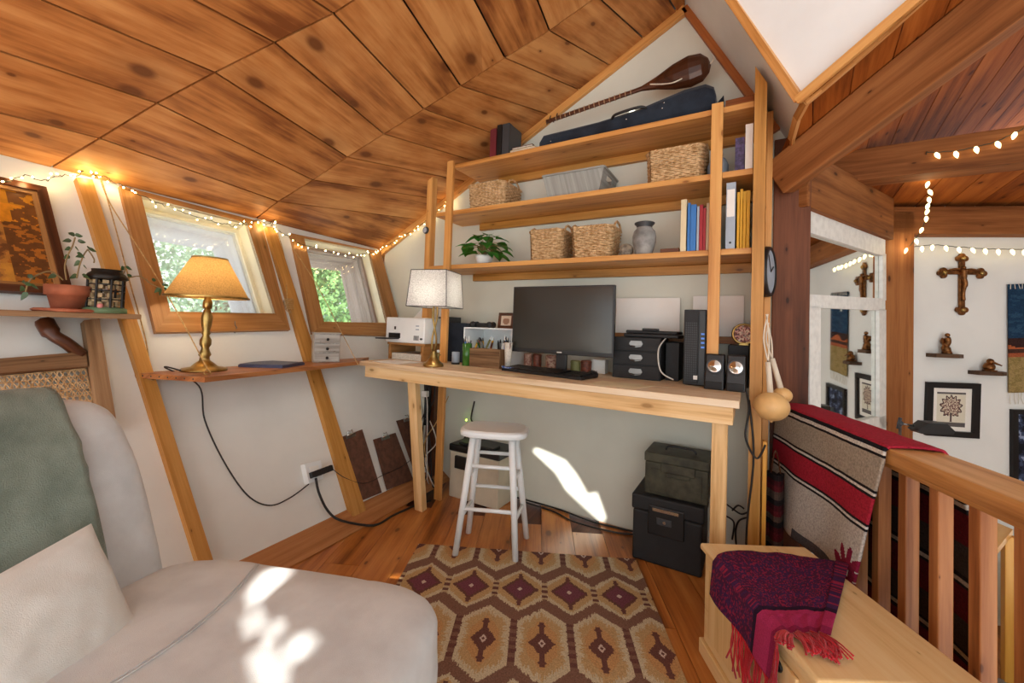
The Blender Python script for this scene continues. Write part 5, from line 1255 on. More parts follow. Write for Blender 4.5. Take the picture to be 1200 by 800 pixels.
# terracotta pot with trailing succulent
pc_ = V((XS-.075, onx(80, 345, XS-.075).y, zp))
dd_ = (pc_-EYE).dot(CF); pm = dd_/480
t = thing('terracotta_pot', 'terracotta pot with leggy trailing jade plant on plank shelf', 'potted plant', pc_)
mb = MB(); mb.lathe([(0, 0), (27*pm, 0), (29*pm, .006), (26*pm, .012), (23*pm, .008), (0, .008)], pc_, 32); mb.build('saucer', 'terra', t, smooth=True)
hp = 31*pm
mb = MB(); mb.lathe([(0, .009), (13*pm, .009), (17*pm, hp*.62), (19.5*pm, hp*.62), (20*pm, hp), (18*pm, hp), (16*pm, hp*.85), (0, hp*.82)], pc_, 32); mb.build('pot', 'terra', t, smooth=True)
pcz = pc_+V((0, 0, hp))
def P2(x, y, o=0): return onpl(pc_+V((.05, 0, 0)), (1, .1, 0), x, y)
stems = [[(78, 328), (76, 312), (80, 298), (85, 288), (88, 278)], [(90, 326), (93, 312), (98, 299), (103, 292)], [(74, 328), (60, 318), (44, 322), (34, 330), (30, 342)], [(100, 325), (118, 331), (140, 328), (152, 325), (165, 324), (178, 333), (190, 338)], [(103, 292), (110, 303), (110, 308)], [(140, 328), (146, 318), (146, 312)]]
mb = MB()
for s_ in stems: mb.tube(spline([P2(*p) for p in s_], 5), .0024, 6)
mb.build('stems', 'stem', t, smooth=True)
mb = MB()
lv = [(88, 276, -1, -1), (88, 276, 1, -.3), (88, 276, -.9, -.6), (84, 282, -1, -.2), (91, 283, 1, -.3), (84, 291, -1, -.1), (88, 290, 1, .3), (90, 296, 1, .5), (82, 300, -1, 0), (98, 300, -1, -.2), (103, 291, 1, -.4), (104, 292, 1, .0), (95, 306, -1, .4), (98, 312, 1, .1), (30, 332, -1, -.7), (30, 334, 1, -.6), (32, 342, -.7, 1), (28, 336, -1, .3), (36, 334, 1, .2), (66, 322, -1, .2), (92, 322, -1, .3), (96, 322, 1, .2), (188, 338, -1, .4), (188, 338, .2, 1), (190, 334, 1, -.4), (192, 338, 1, .3), (180, 330, .3, -1), (146, 313, -1, .1), (147, 313, 1, .1), (150, 324, .6, -.5), (172, 326, .6, .5), (40, 328, -.4, -1), (34, 326, .5, -1)]
for i, (x, y, dx, dy) in enumerate(lv):
    base = P2(x, y); d = CR*dx-CU*dy+CF*(((i*37) % 10-5)/10); leaf(mb, base, d, (CF+V((0, 0, .6))), .026, .017, .1)
mb.build('leaves', 'leafd', t, smooth=True)
# lantern
lc = V((XS-.05, onx(123, 362, XS-.05).y, zp)); pm = (lc-EYE).dot(CF)/480; hl = 51*pm; r = 16*pm
t = thing('candle_lantern', 'ornate dark metal lantern with stone arches beside the terracotta pot', 'lantern', lc)
mb = MB(); mb.lathe([(0, 0), (r*1.2, 0), (r*1.2, hl*.10), (r*.95, hl*.14), (0, hl*.14)], lc, 20); mb.build('base', 'lgreen', t, smooth=True)
mb = MB()
for k in range(8):
    a = 2*PI*k/8; p = lc+V((r*math.cos(a), r*math.sin(a), 0)); mb.tube([p+V((0, 0, hl*.12)), p+V((0, 0, hl*.78))], .004, 6)
for z_ in (.3, .5, .64): mb.lathe([(r*.98, hl*z_), (r*1.02, hl*z_), (r*1.02, hl*z_+.004), (r*.98, hl*z_+.004)], lc, 20)
mb.build('cage', 'lanternm', t)
mb = MB()
for k in range(10):
    for j in range(6):
        if (k+j) % 3 == 0 and 1 < j < 4: continue
        a = 2*PI*(k+.5*(j % 2))/10; p = lc+V((r*.86*math.cos(a), r*.86*math.sin(a), hl*(.16+.1*j))); T = Matrix.Translation(p) @ rot2(a); b_ = MB(T)
        mm = .006; 
        mb.hexa([T @ V(c8) for c8 in ((-.004, -.0085, 0), (.004, -.0085, 0), (.004, .0085, 0), (-.004, .0085, 0), (-.004, -.0085, hl*.09), (.004, -.0085, hl*.09), (.004, .0085, hl*.09), (-.004, .0085, hl*.09))], None)
mb.build('stonework', 'lbrick', t)
mb = MB(); mb.lathe([(r*1.05, hl*.76), (r*1.22, hl*.79), (r*1.0, hl*.9), (r*.82, hl*.95), (r*.85, hl), (0, hl)], lc, 24); mb.build('roof', 'lanternm', t, smooth=True)
mb = MB(); mb.ball(lc+V((r*.9, -r*.5, hl*.16)), .010, 8); mb.build('flower', 'pink', t, smooth=True)
# twine ropes holding the counter
for i, (q, lb) in enumerate((([(117, 207, .04), (130, 240, .05), (175, 310, .09), (210, 370, .16), (243, 432, .22)], 'long jute twine from the ceiling corner to the counter front in front of window'), ([(119, 210, .02), (134, 262, .02), (152, 330, .02), (170, 395, .02), (176, 436, .02)], 'jute twine hanging beside the first stud'), ([(343, 290, .03), (372, 335, .08), (398, 385, .14), (420, 428, .2)], 'jute twine crossing the second window to the desk corner'), ([(325, 272, .02), (333, 300, .02), (336, 340, .03), (337, 360, .03)], 'short jute twine wrapped down the middle stud'))):
    pts = [lw(x, y, o) for x, y, o in q]; m = MB(); sp = spline(pts, 10); m.tube(sp, .0024, 6)
    if i in (0, 1, 3):
        e = sp[-1]; m.tube(spline([e, e+V((.01, .01, -.02)), e+V((.03, 0, -.03)), e+V((.02, -.02, -.015)), e], 5), .0024, 6)
    m.build('twine', 'twine', smooth=True, label=lb, cat='rope')
m = MB(); 
for k in range(6): m.lathe([(.026, -.003), (.029, 0), (.026, .003)], lw(338, 352+k*2.2, .015), 16, ax=ET)
m.build('twine_wrap', 'twine', smooth=True, label='jute twine wound around the middle stud above the mini drawers', cat='rope')
m = MB(); h0 = lw(275, 381, .03); m.tube(spline([h0+V((0, 0, .02)), h0+V((.006, 0, .0)), h0+V((.0, .01, -.012)), h0+V((-.004, .0, -.03)), h0+V((.008, 0, -.038))], 5), .002, 6); m.build('wire_hook', 'steel', smooth=True, label='small wire hook on the first window frame', cat='hook')

# ================================================================== ARMCHAIR, THROW, PILLOW
def sgp(c, e): return math.copysign(abs(c)**e, c)
def super_(T, a, b, c, e1, e2, nu=48, nv=32, v0=-PI/2, v1=PI/2, u0=0, u1=2*PI, nz=0.0, sc=0):
    """pole axis = local Y ; returns MB with the surface"""
    m = MB(); 
    def fn(u, v):
        lo = u0+(u1-u0)*u; la = v0+(v1-v0)*v
        x = a*sgp(math.cos(la), e1)*sgp(math.cos(lo), e2); z = c*sgp(math.cos(la), e1)*sgp(math.sin(lo), e2); y = b*sgp(math.sin(la), e1)
        p = V((x, y, z))
        if nz: p += p.normalized()*nz*(fbm(x*sc, y*sc, z*sc)+.4*fbm(x*sc*3, y*sc*3, z*sc*3))
        return T @ p
    m.grid(fn, nu, nv); return m
cd, cw = V((.953, .303, 0)), V((-.303, .953, 0))
sc0 = V((-.905, .40, 0))
Mc = Matrix((cd, cw, V((0, 0, 1)))).transposed().to_4x4(); Mc.translation = sc0
t = thing('armchair', 'cream corduroy upholstered armchair in the left foreground', 'armchair', sc0)
Ts = Mc @ Matrix.Translation((.004, 0.006, .362)) @ Matrix.Rotation(math.radians(-2), 4, 'Y')
super_(Ts, .415, .315, .105, .42, .34, 72, 40, nz=.005, sc=7).build('seat_cushion', 'chairf', t, smooth=True)
# seam line across the seat
mb = MB()
for yo in (-.004, .004):
    pts = []
    for i in range(25):
        y = -.27+.54*i/24; x = -.07+.10*(y/.3)**2*-1+.02; z = .105*(1-min(1, abs(x/.415)**(2/.34)))**(.17)*(max(0, 1-abs(y/.315)**(2/.42)))**(.21)
        pts.append(Ts @ V((x+yo, y, z+.0035)))
    mb.tube(pts, .0016, 5)
mb.build('stitched_seam', 'chairf', t, smooth=True)
mb = super_(Mc @ Matrix.Translation((0, 0, .18)), .385, .29, .17, .2, .2, 48, 24); mb.build('base', 'chairf', t, smooth=True)
for sx in (-1, 1):
    for sy in (-1, 1):
        m = MB(Mc); m.tube([(sx*.32, sy*.23, 0), (sx*.32, sy*.23, .06)], [.018, .024], 12); m.build('foot', 'walnut', t, smooth=True)
BT = math.radians(-22)
Tb = Mc @ Matrix.Translation((-.405, -.01, .33)) @ Matrix.Rotation(BT, 4, 'Y') @ Matrix.Translation((0, 0, .22))
super_(Tb @ Matrix.Translation((0, -.02, .012)), .085, .265, .350, .36, .66, 56, 44, nz=.004, sc=6).build('back_cushion', 'chairf', t, smooth=True)
# green throw over the back
la = math.asin(.52)
mb = super_(Tb @ Matrix.Translation((.0, -.02, .030)), .108, .275, .362, .36, .62, 84, 60, v0=-PI/2+.02, v1=.10, u0=-1.25, u1=PI+.7, nz=.007, sc=9)
mb.build('green_throw', 'green', smooth=True, solid=.006, label='sage green woven throw draped over the armchair back', cat='throw')
Tp = Mc @ Matrix.Translation((-.235, -.135, .445)) @ Matrix.Rotation(math.radians(-26), 4, 'Y') @ Matrix.Rotation(math.radians(8), 4, 'X')
mb = MB()
def pil(sgn):
    def fn(u, v):
        x, y = (u*2-1), (v*2-1); k = (max(0, 1-x*x)*max(0, 1-y*y))**.42
        px_, py_ = x*.185*(1-.07*(1-y*y)*0+.05*abs(y)), y*.185*(1+.05*abs(x))
        return Tp @ V((sgn*(.062*k+.006*fbm(x*3, y*3, sgn)*k), px_, py_))
    return fn
mb.grid(pil(1), 36, 36); mb.grid(lambda u, v: pil(-1)(1-u, v), 36, 36)
mb.build('throw_pillow', 'pillow', smooth=True, label='off-white pillow leaning on the green throw in the armchair', cat='pillow')

# ================================================================== RUG
UW, VL = 1.06, 1.75
cols = {k: lin(v) for k, v in dict(brown='#866352', cream='#d2c2a2', tan='#c6a474', orange='#c99a66', purple='#7a4450', dkbrown='#704840', pink='#d8c3b4', beige='#c2ab86').items()}
def tri(x): x = x % 1; return 4*abs(x-.5)-1            # +1 at 0, -1 at .5
rj = random.Random(9); jit = [rj.uniform(-1, 1) for _ in range(4000)]
def rugc(u, v):
    p = .2045; row_h = .2865
    j1 = jit[int(u*260) % 4000]*.008
    j2 = jit[(int(v*260)+1700) % 4000]*.006
    for kind, v0, u0 in ((0, .291, .134), (1, .577, .045)):
        k = round((v-v0)/(2*row_h)); vc = v0+k*2*row_h
        i = round((u-u0)/p); uc = u0+i*p
        du, dv = u-uc, v-vc; ad = abs(du); av = abs(dv)
        lim = .1433+ .042*(1-2*ad/(p/2))               # half height of this cell
        if av > lim+j1: continue
        e = lim-av                                     # distance inside the zigzag
        if kind == 0:
            if e < .050+j1*.6:
                return cols['brown'] if e > -.01 else cols['brown']
            if ad > p/2-.012+j2*.3: return cols['dkbrown'] if (int(v/.016) % 2 == 0) else cols['beige']
            if e < .066+j1: return cols['cream']
            R = ad/.078+av/.086
            if R < .15: return cols['pink']
            if R < .78+j1*8: return cols['purple']
            if R < 1.0+j1*6: return cols['dkbrown']
            if (ad < .007 and av < .105) : return cols['dkbrown']
            if ad+abs(av-.085) < .013: return cols['dkbrown']
            if R < 1.28+j1*12: return cols['tan']
            return cols['cream'] if R > 1.5+j1*10 else cols['tan']
        else:
            if ad > p/2-.013+j2*.3:
                return cols['dkbrown'] if (int(v/.018) % 2 == 0) else cols['brown']
            if e < .006: return cols['brown']
            if e < .040+j1*1.6 or ad > p/2-.033+j2*1.5: return cols['cream']
            if e < .060+j1*1.5 or ad > p/2-.047+j2: return cols['tan']
            R = ad/.046+av/.062
            if R < .30: return cols['dkbrown'] if R < .14 else cols['pink']
            if R < 1.0+j1*8: return cols['dkbrown']
            if ad < .008 and av < .100: return cols['dkbrown']
            if ad+abs(av-.084) < .016: return cols['dkbrown']
            return cols['orange'] if R < 1.9+j1*10 else cols['tan']
    return cols['brown']
mb = MB()
mb.grid(lambda a, b: RG+RU*(a*UW)+RV*(b*VL)+V((0, 0, .009+.0015*fbm(a*9, b*12))), 300, 470, lambda a, b: rugc(a*UW, b*VL))
t = thing('patterned_rug', 'brown, tan and purple ikat patterned rug on the wooden floor', 'rug', RG+RU*UW/2+RV*VL/2)
mb.build('pile', 'rug', t)
mb = MB(); q = [RG, RG+RV*VL, RG+RV*VL+RU*UW, RG+RU*UW]; mb.prism([p+V((0, 0, .0015)) for p in q], (0, 0, .0055)); mb.build('backing', 'card', t)

# ================================================================== RAILING, CHEST, SCARF, BLANKET
t = thing('stair_railing', 'wooden stair railing with square balusters at the right', 'railing', RP0-RD*.3)
A, B = RP0+RN*.07-RD*1.5+V((0, 0, .757)), RP0+RN*.07+RD*.64+V((0, 0, .757))
mb = MB(); mb.beam(A, B, .14, .046); mb.build('top_rail', 'rail', t, bevel=.004)
mb = MB(); mb.beam(A-V((0, 0, .034)), B-V((0, 0, .034)), .09, .020); mb.build('sub_rail', 'rail', t, bevel=.002)
for k in (.62, .50, .38, .255, .145, .03, -.085, -.205, -.315, -.425, -.535, -.65):
    p = RP0+RN*.07+RD*k; mb = MB(); 
    mb.beam(V((p.x, p.y, .012)), V((p.x, p.y, .713)), .032, .036, RN); mb.build('baluster', 'balw', t, bevel=.003)
mb = MB(); mb.beam(A-V((0, 0, .757-.006)), B-V((0, 0, .757-.006)), .10, .011); mb.build('bottom_rail', 'balw', t, bevel=.002)
# chest
zt = .37
cA, cB, cC, cDd = onz(820, 635, zt), onz(943, 640, zt), onz(1127, 794, zt), onz(925, 796, zt)
ce = (cB-cA).normalized(); cn_ = V((ce.y, -ce.x, 0))
if cn_.y > 0: cn_ = -cn_
Lc = max((cC-cB).dot(cn_), (cDd-cA).dot(cn_))
Wc = (cB-cA).length
t = thing('pine_chest', 'pale pine chest with a rounded lid in front of the railing', 'chest', cA+ce*Wc/2+cn_*Lc/2-V((0, 0, zt)))
Tc = Matrix((ce, cn_, V((0, 0, -1)))).transposed().to_4x4()
def CP(a, b, z): return V((cA.x, cA.y, 0))+ce*a+cn_*b+V((0, 0, z))
def cbx(m, a0, a1, b0, b1, z0, z1): m.hexa([CP(a0, b0, z0), CP(a0, b1, z0), CP(a1, b1, z0), CP(a1, b0, z0), CP(a0, b0, z1), CP(a0, b1, z1), CP(a1, b1, z1), CP(a1, b0, z1)], None)
mb = MB(); cbx(mb, 0, Wc, 0, Lc, zt-.022, zt); mb.build('lid', 'chest', t, bevel=.008, seg=3)
mb = MB(); cbx(mb, .014, Wc-.014, .014, Lc-.014, .05, zt-.0225); mb.build('body', 'chest', t, bevel=.003)
mb = MB(); cbx(mb, .002, Wc-.002, .002, Lc-.002, 0, .049); mb.build('plinth', 'chest', t, bevel=.004)
for b0 in (.06, .06+(Lc-.15)/2+.015):
    mb = MB(); cbx(mb, .004, .0135, b0, b0+(Lc-.15)/2, .09, zt-.06); d = mb.build('side_panel', 'chest', t, bevel=.003)
mb = MB(); c_ = CP(.004, Lc*.72, zt-.075); mb.lathe([(0, -.002), (.024, 0), (.026, .004), (.016, .006), (0, .002)], c_, 20, ax=-ce, sx=1.6, sy=.7); mb.build('cup_handle', 'lanternm', t, smooth=True)
# scarf
zz_ = zt+.006
TL, TRr, BRr = onz(856, 631, zz_), onz(986, 661, zz_), onz(962, 746, zz_)
def edge(b): p = CP(0, b, zz_); return p
b1 = (onz(836, 656, zz_)-V((cA.x, cA.y, 0))).dot(cn_); b2 = (onz(893, 745, zz_)-V((cA.x, cA.y, 0))).dot(cn_)
HG = .105
def scf(u, v):                                          # u: hanging side -> right ; v: far -> near
    e = edge(b1+(b2-b1)*v) ; r_ = TRr.lerp(BRr, v); fold = .004*fbm(u*5, v*4, 2)+.003
    if u < .18:
        k = 1-u/.18; return e-ce*(.012+.008*k+.006*math.sin(v*9)*k)-V((0, 0, HG*k+.002))+V((0, 0, 0))
    k = (u-.18)/.82; p = e.lerp(r_, k); off = max(0, 1-v/.25)*math.sin(PI*min(1, k*1.0)**.6)*.05
    return p-cn_*off*1.0+V((0, 0, .004+abs(fold)+(.004*math.sin(k*20) if v > .8 else 0)))
def scc(u, v):
    n_ = fbm(u*16, v*14, 5); m_ = fbm(u*40, v*34, 9)
    if v > .70:
        if v < .745: return lin('#2a1330')
        return lin('#b03060') if v < .93 else lin('#8e1f4a')
    k_ = abs(fbm(u*22, v*20, 5)); k2 = fbm(u*60, v*52, 9)
    if k_ < .07 and k2 > -.15: return lin('#962444')
    if k2 > .28: return lin('#7c1f48')
    return lin('#43204c') if n_ < 0 else lin('#4c1a40')
t = thing('fringed_scarf', 'dark purple and magenta scarf with red fringe draped on the chest', 'scarf', CP(.1, .25, zt))
mb = MB(); mb.grid(scf, 120, 90, scc); mb.build('cloth', 'scarf', t, smooth=True, solid=.003)
mb = MB(); mb.grid(lambda u, v: scf(.18+.82*(.96+.04*v), u)+(TRr-TL).normalized()*.012*v*1.6+V((0, 0, .004-.004*v)), 60, 8, lambda u, v: scc(.9, u)); mb.build('folded_edge', 'scarf', t, smooth=True, solid=.003)
rf = random.Random(4)
fr_ = MB()
for i in range(58):
    u = (i+.5)/58; p = scf(u, 1.0); L = rf.uniform(.045, .075)
    if u < .18 or p.z < zt-.0:
        pts = [p, p+V((rf.uniform(-.004, .004), rf.uniform(-.006, .002), -L*.5)), p+V((rf.uniform(-.008, .008), rf.uniform(-.01, .004), -L*1.5))]
    else:
        if u < .42:
            pts = [p, p+cn_*.02-ce*.03*(1-u)+V((0, 0, .002)), p+cn_*.04-ce*.05*(1-u)+V((0, 0, -.0))]
        else: pts = [p, p+cn_*(L*.5)+ce*rf.uniform(-.01, .012)+V((0, 0, .004)), p+cn_*L+ce*rf.uniform(-.014, .02)-V((0, 0, .004))]
    for s_ in range(3):
        o = V((rf.uniform(-.003, .003), rf.uniform(-.003, .003), rf.uniform(0, .003)))
        fr_.tube(spline([q+o*(1+j) for j, q in enumerate(pts)], 4), [.0018]*8+[.0026] if True else .002, 5)
for i in range(26):                                    # extra strands hanging down the chest side
    p = scf(.0, .40+.60*i/25); L = rf.uniform(.09, .14); fr_.tube(spline([p, p+V((rf.uniform(-.01, .01), -.004, -L*.5)), p+V((rf.uniform(-.015, .015), -.01, -L))], 4), .0026, 5)
tag(fr_.build('fringe', 'fringe', t, smooth=True), 'bright red knotted fringe', kind='stuff')
# striped blanket over the rail
KB = [lin(c) for c in ('#b3293f', '#1d1c22', '#e8e6e0', '#b4ab9c', '#cfcac2', '#6a1420')]
zr = .780
path = [(-.012, .29), (-.014, .45), (-.016, .60), (-.014, .72), (-.010, .775), (.004, zr+.007), (.07, zr+.010), (.136, zr+.007), (.150, .77), (.155, .66), (.158, .5), (.160, .3), (.16, .16)]
ln = [0]
for i in range(1, len(path)): ln.append(ln[-1]+math.hypot(path[i][0]-path[i-1][0], path[i][1]-path[i-1][1]))
TOT = ln[-1]
def pth(s):
    s *= TOT
    for i in range(1, len(path)):
        if s <= ln[i]: k = (s-ln[i-1])/(ln[i]-ln[i-1]); return path[i-1][0]+(path[i][0]-path[i-1][0])*k, path[i-1][1]+(path[i][1]-path[i-1][1])*k, s
    return path[-1][0], path[-1][1], TOT
BW0, BW1 = .0, .72
def bl(u, v):
    o, z, s = pth(v); tt = BW0+(BW1-BW0)*u
    low = max(0, (.74-z))
    sw = 0
    if v < .45: tt += low*.18*(1-u)*1.0+ .02*u*low; sw = -.022*low*3*(.5+.5*math.sin(u*11+1.0))-.02*low
    else: sw = .015*low*2*math.sin(u*9)+.01*low; tt -= (1-u)*min(1, max(0, (.765-z)*4))*.10
    p = RP0+RD*tt+RN*(o+sw)+V((0, 0, z+.002*fbm(u*8, v*8)+ (.006*math.sin(u*7) if abs(o-.07) < .07 else 0)*0)); return p
def blc(u, v):
    o, z, s = pth(v); s0 = s+.004*math.sin(u*9)
    zc_ = z if v < .42 else None
    def band(z):
        for lo_, hi_, c in ((.752, .761, 1), (.761, .770, 2), (.770, .780, 1), (.648, .752, 3), (.639, .648, 1), (.631, .639, 2), (.622, .631, 1), (.540, .622, 0), (.531, .540, 1), (.522, .531, 2), (.512, .522, 1)):
            if lo_ <= z < hi_: return KB[c]
        return KB[4] if z < .514 else KB[0]
    if v < .42:
        d_ = abs(u-.12)*(BW1-BW0); e_ = abs(z-.41)
        ang = math.atan2(z-.355, (u-.07)*.7); rr_ = math.hypot((u-.07)*.6, z-.355)
        if z < .50 and rr_ < .085*(.42+.58*abs(math.sin(ang*4.5+.4))): return lin('#8c2040') if rr_ > .016 else KB[2]
        if z < .33 and u < .6: return lin('#5b5a62')
        return band(z)
    if abs(o-.07) < .075 and z > .77: return KB[0]
    q = (z+.0) % .21
    if q < .012 or .024 < q < .034: return KB[1]
    if q < .024: return KB[3]
    return lin('#5c1420') if q > .12 else lin('#3c3634')
mb = MB(); mb.grid(bl, 110, 300, blc)
mb.build('striped_blanket', 'weave', smooth=True, solid=.007, label='red, grey and black striped woven blanket draped over the railing', cat='blanket')
# yellow pole, hanging bag, clock, gourd rattles
mb = MB(); mb.box((.052, 2.02, 0), (.068, 2.06, .66)); mb.build('yellow_board', 'yelw', bevel=.003, label='narrow yellow board standing behind the shelf side panel', cat='board')
c_ = ony(905, 320, 2.24); t = thing('round_wall_clock', 'round black wall clock seen edge-on beside the dark pillar', 'clock', c_)
cax = V((.975, -.22, 0)); c_ = V((.062, 2.19, c_.z))
mb = MB(); mb.lathe([(0, -.024), (.112, -.024), (.116, .0), (.112, .016), (.102, .020), (.098, .013)], c_, 48, ax=cax); mb.build('case', 'black', t, smooth=True)
mb = MB(); mb.lathe([(0, .0125), (.100, .0125)], c_, 48, ax=cax); mb.build('dial', 'slate', t)
for a_, L_ in ((.5, .06), (2.2, .085)):
    zx, ax_, ay_ = frame_from(cax); mb = MB(); mb.beam(c_+cax*.016, c_+cax*.016+(ax_*math.cos(a_)+ay_*math.sin(a_))*L_, .006, .002, cax); mb.build('hand', 'black', t)
def rattle(px, py, r, top, lb, Y):
    c = ony(px, py, Y); t = thing('wooden_rattle', lb, 'rattle', c, 'pair of hanging wooden rattles')
    mb = MB(); mb.ball(c, r, 28, sc=(1, 1, .9)); mb.ball(c-V((0, 0, r*.92)), r*.1, 8); mb.build('ball', 'gourd', t, smooth=True)
    h1 = ony(*top[0], Y); ax_ = (h1-c).normalized(); mb = MB(); mb.tube([c+ax_*r*.8, h1], [.011, .009], 12); mb.build('handle', 'leather', t, smooth=True)
    mb = MB(); h2 = ony(*top[1], Y); mb.tube(spline([h1, h1.lerp(h2, .5)+V((.006, 0, 0)), h2], 5), .003, 6); mb.tube(spline([h1, h1.lerp(h2, .5)+V((-.012, 0, 0)), h2+V((.005, 0, 0))], 5), .003, 6); mb.build('cord', 'leather', t, smooth=True)
rattle(904, 476, .062, ((900, 424), (898, 368)), 'large round turned wooden rattle hanging by a pale strap', 1.90)
rattle(917, 463, .034, ((905, 420), (899, 378)), 'smaller round wooden rattle hanging behind the large one', 1.96)
c_ = V((.065, 1.99, 0)); t = thing('hanging_bag', 'dark red woven bag hanging between side panel and blanket', 'bag', (.085, 2.0, .25))
mb = MB(); mb.grid(lambda u, v: V((.075+.05*u, 2.10+.02*math.sin(u*7)-.02*math.sin(PI*u), .18+.34*v)), 12, 30, lambda u, v: [lin('#45131a'), lin('#1f1a1c'), lin('#54443c'), lin('#5c1a22')][int(v*14) % 4]); mb.build('cloth', 'weave', t, solid=.02)
mb = MB(); mb.tube(spline([(.085, 2.08, .52), (.10, 2.07, .62), (.12, 2.09, .52)], 6), .003, 6); mb.build('strap', 'walnut', t, smooth=True)

# ================================================================== RIGHT ROOM
def wallquad(pxs, off, th, n, f): q = [f(x, y, off) for x, y in pxs]; return q
def frame4(t, pxs, w_, th, f, n, mat, name='frame', off=.002):
    q = [f(x, y, off) for x, y in pxs]
    mb = MB(); i4_, nn_ = fr4(mb, *q, w_, th); mb.build(name, mat, t, bevel=.002); return i4_
# mirror made of an old window
t = thing('window_mirror', 'tall mirror in a chipped white old window frame by the dark pillar', 'mirror', mw(990, 500))
P4 = lambda a, b, c, d: [mw(*a, .012), mw(*b, .012), mw(*c, .012), mw(*d, .012)]
pieces = [[(944, 243), (1033, 279), (1033, 301), (944, 273)], [(944, 345), (1033, 350), (1033, 364), (944, 360)], [(944, 359), (957, 360), (957, 520), (944, 520)], [(1026, 362), (1034, 363), (1034, 500), (1026, 502)], [(1030, 297), (1034, 298), (1034, 352), (1030, 351)], [(944, 505), (1034, 486), (1034, 503), (944, 530)]]
for q in pieces:
    mb = MB(); mb.prism(P4(*q), NM*.018); mb.build('frame_member', 'oldwhite', t, bevel=.002)
for q in ([(944, 270), (1031, 298), (1031, 352), (944, 347)], [(955, 358), (1028, 362), (1028, 500), (955, 515)]):
    mb = MB(); mb.prism([p-NM*.004 for p in P4(*q)], NM*.003); mb.build('mirror_pane', 'mirror', t)
# crucifix
t = thing('wall_crucifix', 'ornate bronze crucifix with rounded ends on the far wall', 'crucifix', fw(1127, 365))
cx_ = fw(1127, 319, .012); up_ = V((0, 0, 1)); rt_ = AF; pxm = (cx_-EYE).dot(CF)/480
mb = MB(); mb.beam(cx_+up_*(16*pxm), cx_-up_*(44*pxm), 5.5*pxm, .014, NF); mb.beam(cx_-rt_*(19*pxm), cx_+rt_*(19*pxm), 5.5*pxm, .013, NF); mb.build('cross', 'bronze', t, bevel=.002)
for dx_, dz_, k in ((0, 16, 1), (-19, -1, 1), (19, -1, 1), (0, -44, 1)):
    c = cx_+rt_*(dx_*pxm)+up_*(dz_*pxm)
    mb = MB()
    for a in range(3):
        an = math.atan2(dz_, dx_)+(a-1)*PI/2; mb.lathe([(0, -.006), (3.4*pxm, -.006), (3.4*pxm, .006), (0, .008)], c+(rt_*math.cos(an)+up_*math.sin(an))*3*pxm, 14, ax=NF)
    mb.lathe([(0, -.007), (4*pxm, -.007), (4*pxm, .008), (0, .010)], c, 16, ax=NF); e = mb.build('trefoil_end', 'bronze', t)
    mb = MB(); mb.ball(c+NF*.010, 2.4*pxm, 10, sc=(1, 1, 1)); mb.build('medallion', 'brass', e, smooth=True)
mb = MB(); b0 = cx_+NF*.014
mb.ball(b0+up_*5*pxm, 2.2*pxm, 10); mb.tube(spline([b0+up_*3*pxm, b0-up_*6*pxm, b0-up_*14*pxm+rt_*1.5*pxm, b0-up_*24*pxm-rt_*.5*pxm, b0-up_*33*pxm], 5), [3*pxm]*6+[2.4*pxm]*6+[1.8*pxm]*9, 8)
for s_ in (-1, 1): mb.tube([b0+up_*2*pxm, b0+rt_*(s_*8*pxm)+up_*3.5*pxm, b0+rt_*(s_*15*pxm)+up_*2.2*pxm], [1.5*pxm, 1.2*pxm, 1*pxm], 8)
mb.build('figure', 'bronze', t, smooth=True)
# two little ledges with figurines
for i, (L_, fig, lb1, lb2) in enumerate((((1085, 417, 1124, 412), 0, 'small rustic wooden ledge on the far wall under the crucifix', 'little carved standing figurine on the upper left ledge'), ((1134, 437, 1174, 433), 1, 'small rustic wooden ledge lower right of the first', 'little carved crouching figurine with a long beak on the lower right ledge'))):
    a, b = fw(L_[0], L_[1]-3, .0), fw(L_[2], L_[1]-3, .0); b.z = a.z; pxm = (a-EYE).dot(CF)/480
    q = [a, b, b+NF*.03, a.lerp(b, .7)+NF*.07, a+NF*.075]
    mb = MB(); mb.prism([p-V((0, 0, .020)) for p in q], (0, 0, .023)); mb.build('wall_ledge', 'ledge', bevel=.002, label=lb1, cat='ledge')
    c = a.lerp(b, .48)+NF*.035+V((0, 0, .004))
    t = thing('figurine', lb2, 'figurine', c); Tf = Matrix.Translation(c) @ Matrix.Scale(1.3, 4) @ Matrix.Translation(-c); mb = MB(Tf)
    if fig == 0:
        mb.lathe([(0, 0), (.020, 0), (.018, .012), (0, .013)], c, 14); mb.tube(spline([c+V((0, 0, .01)), c+V((-.004, 0, .035)), c+V((.004, 0, .06)), c+V((0, 0, .078))], 5), [.017]*5+[.013]*5+[.012]*5+[.007], 10); mb.ball(c+V((.002, 0, .088)), .010, 10); mb.tube([c+V((-.01, 0, .07)), c+V((-.016, -.008, .045)), c+V((.004, -.012, .04))], .005, 6)
    else:
        mb.ball(c+V((-.002, 0, .020)), .022, 12, sc=(1, .8, .95)); mb.ball(c+V((.002, 0, .045)), .014, 10); mb.tube([c+V((.01, 0, .042)), c+V((.038, -.004, .028))], [.006, .003], 6); mb.lathe([(0, 0), (.026, 0), (.024, .006), (0, .007)], c, 14)
    mb.build('body', 'bronze', t, smooth=True)
    if fig == 0: mb = MB(Tf); mb.ball(c+V((-.014, .006, .060)), .012, 8, sc=(.6, 1, 1.3)); mb.build('wing', 'bronze', t, smooth=True)
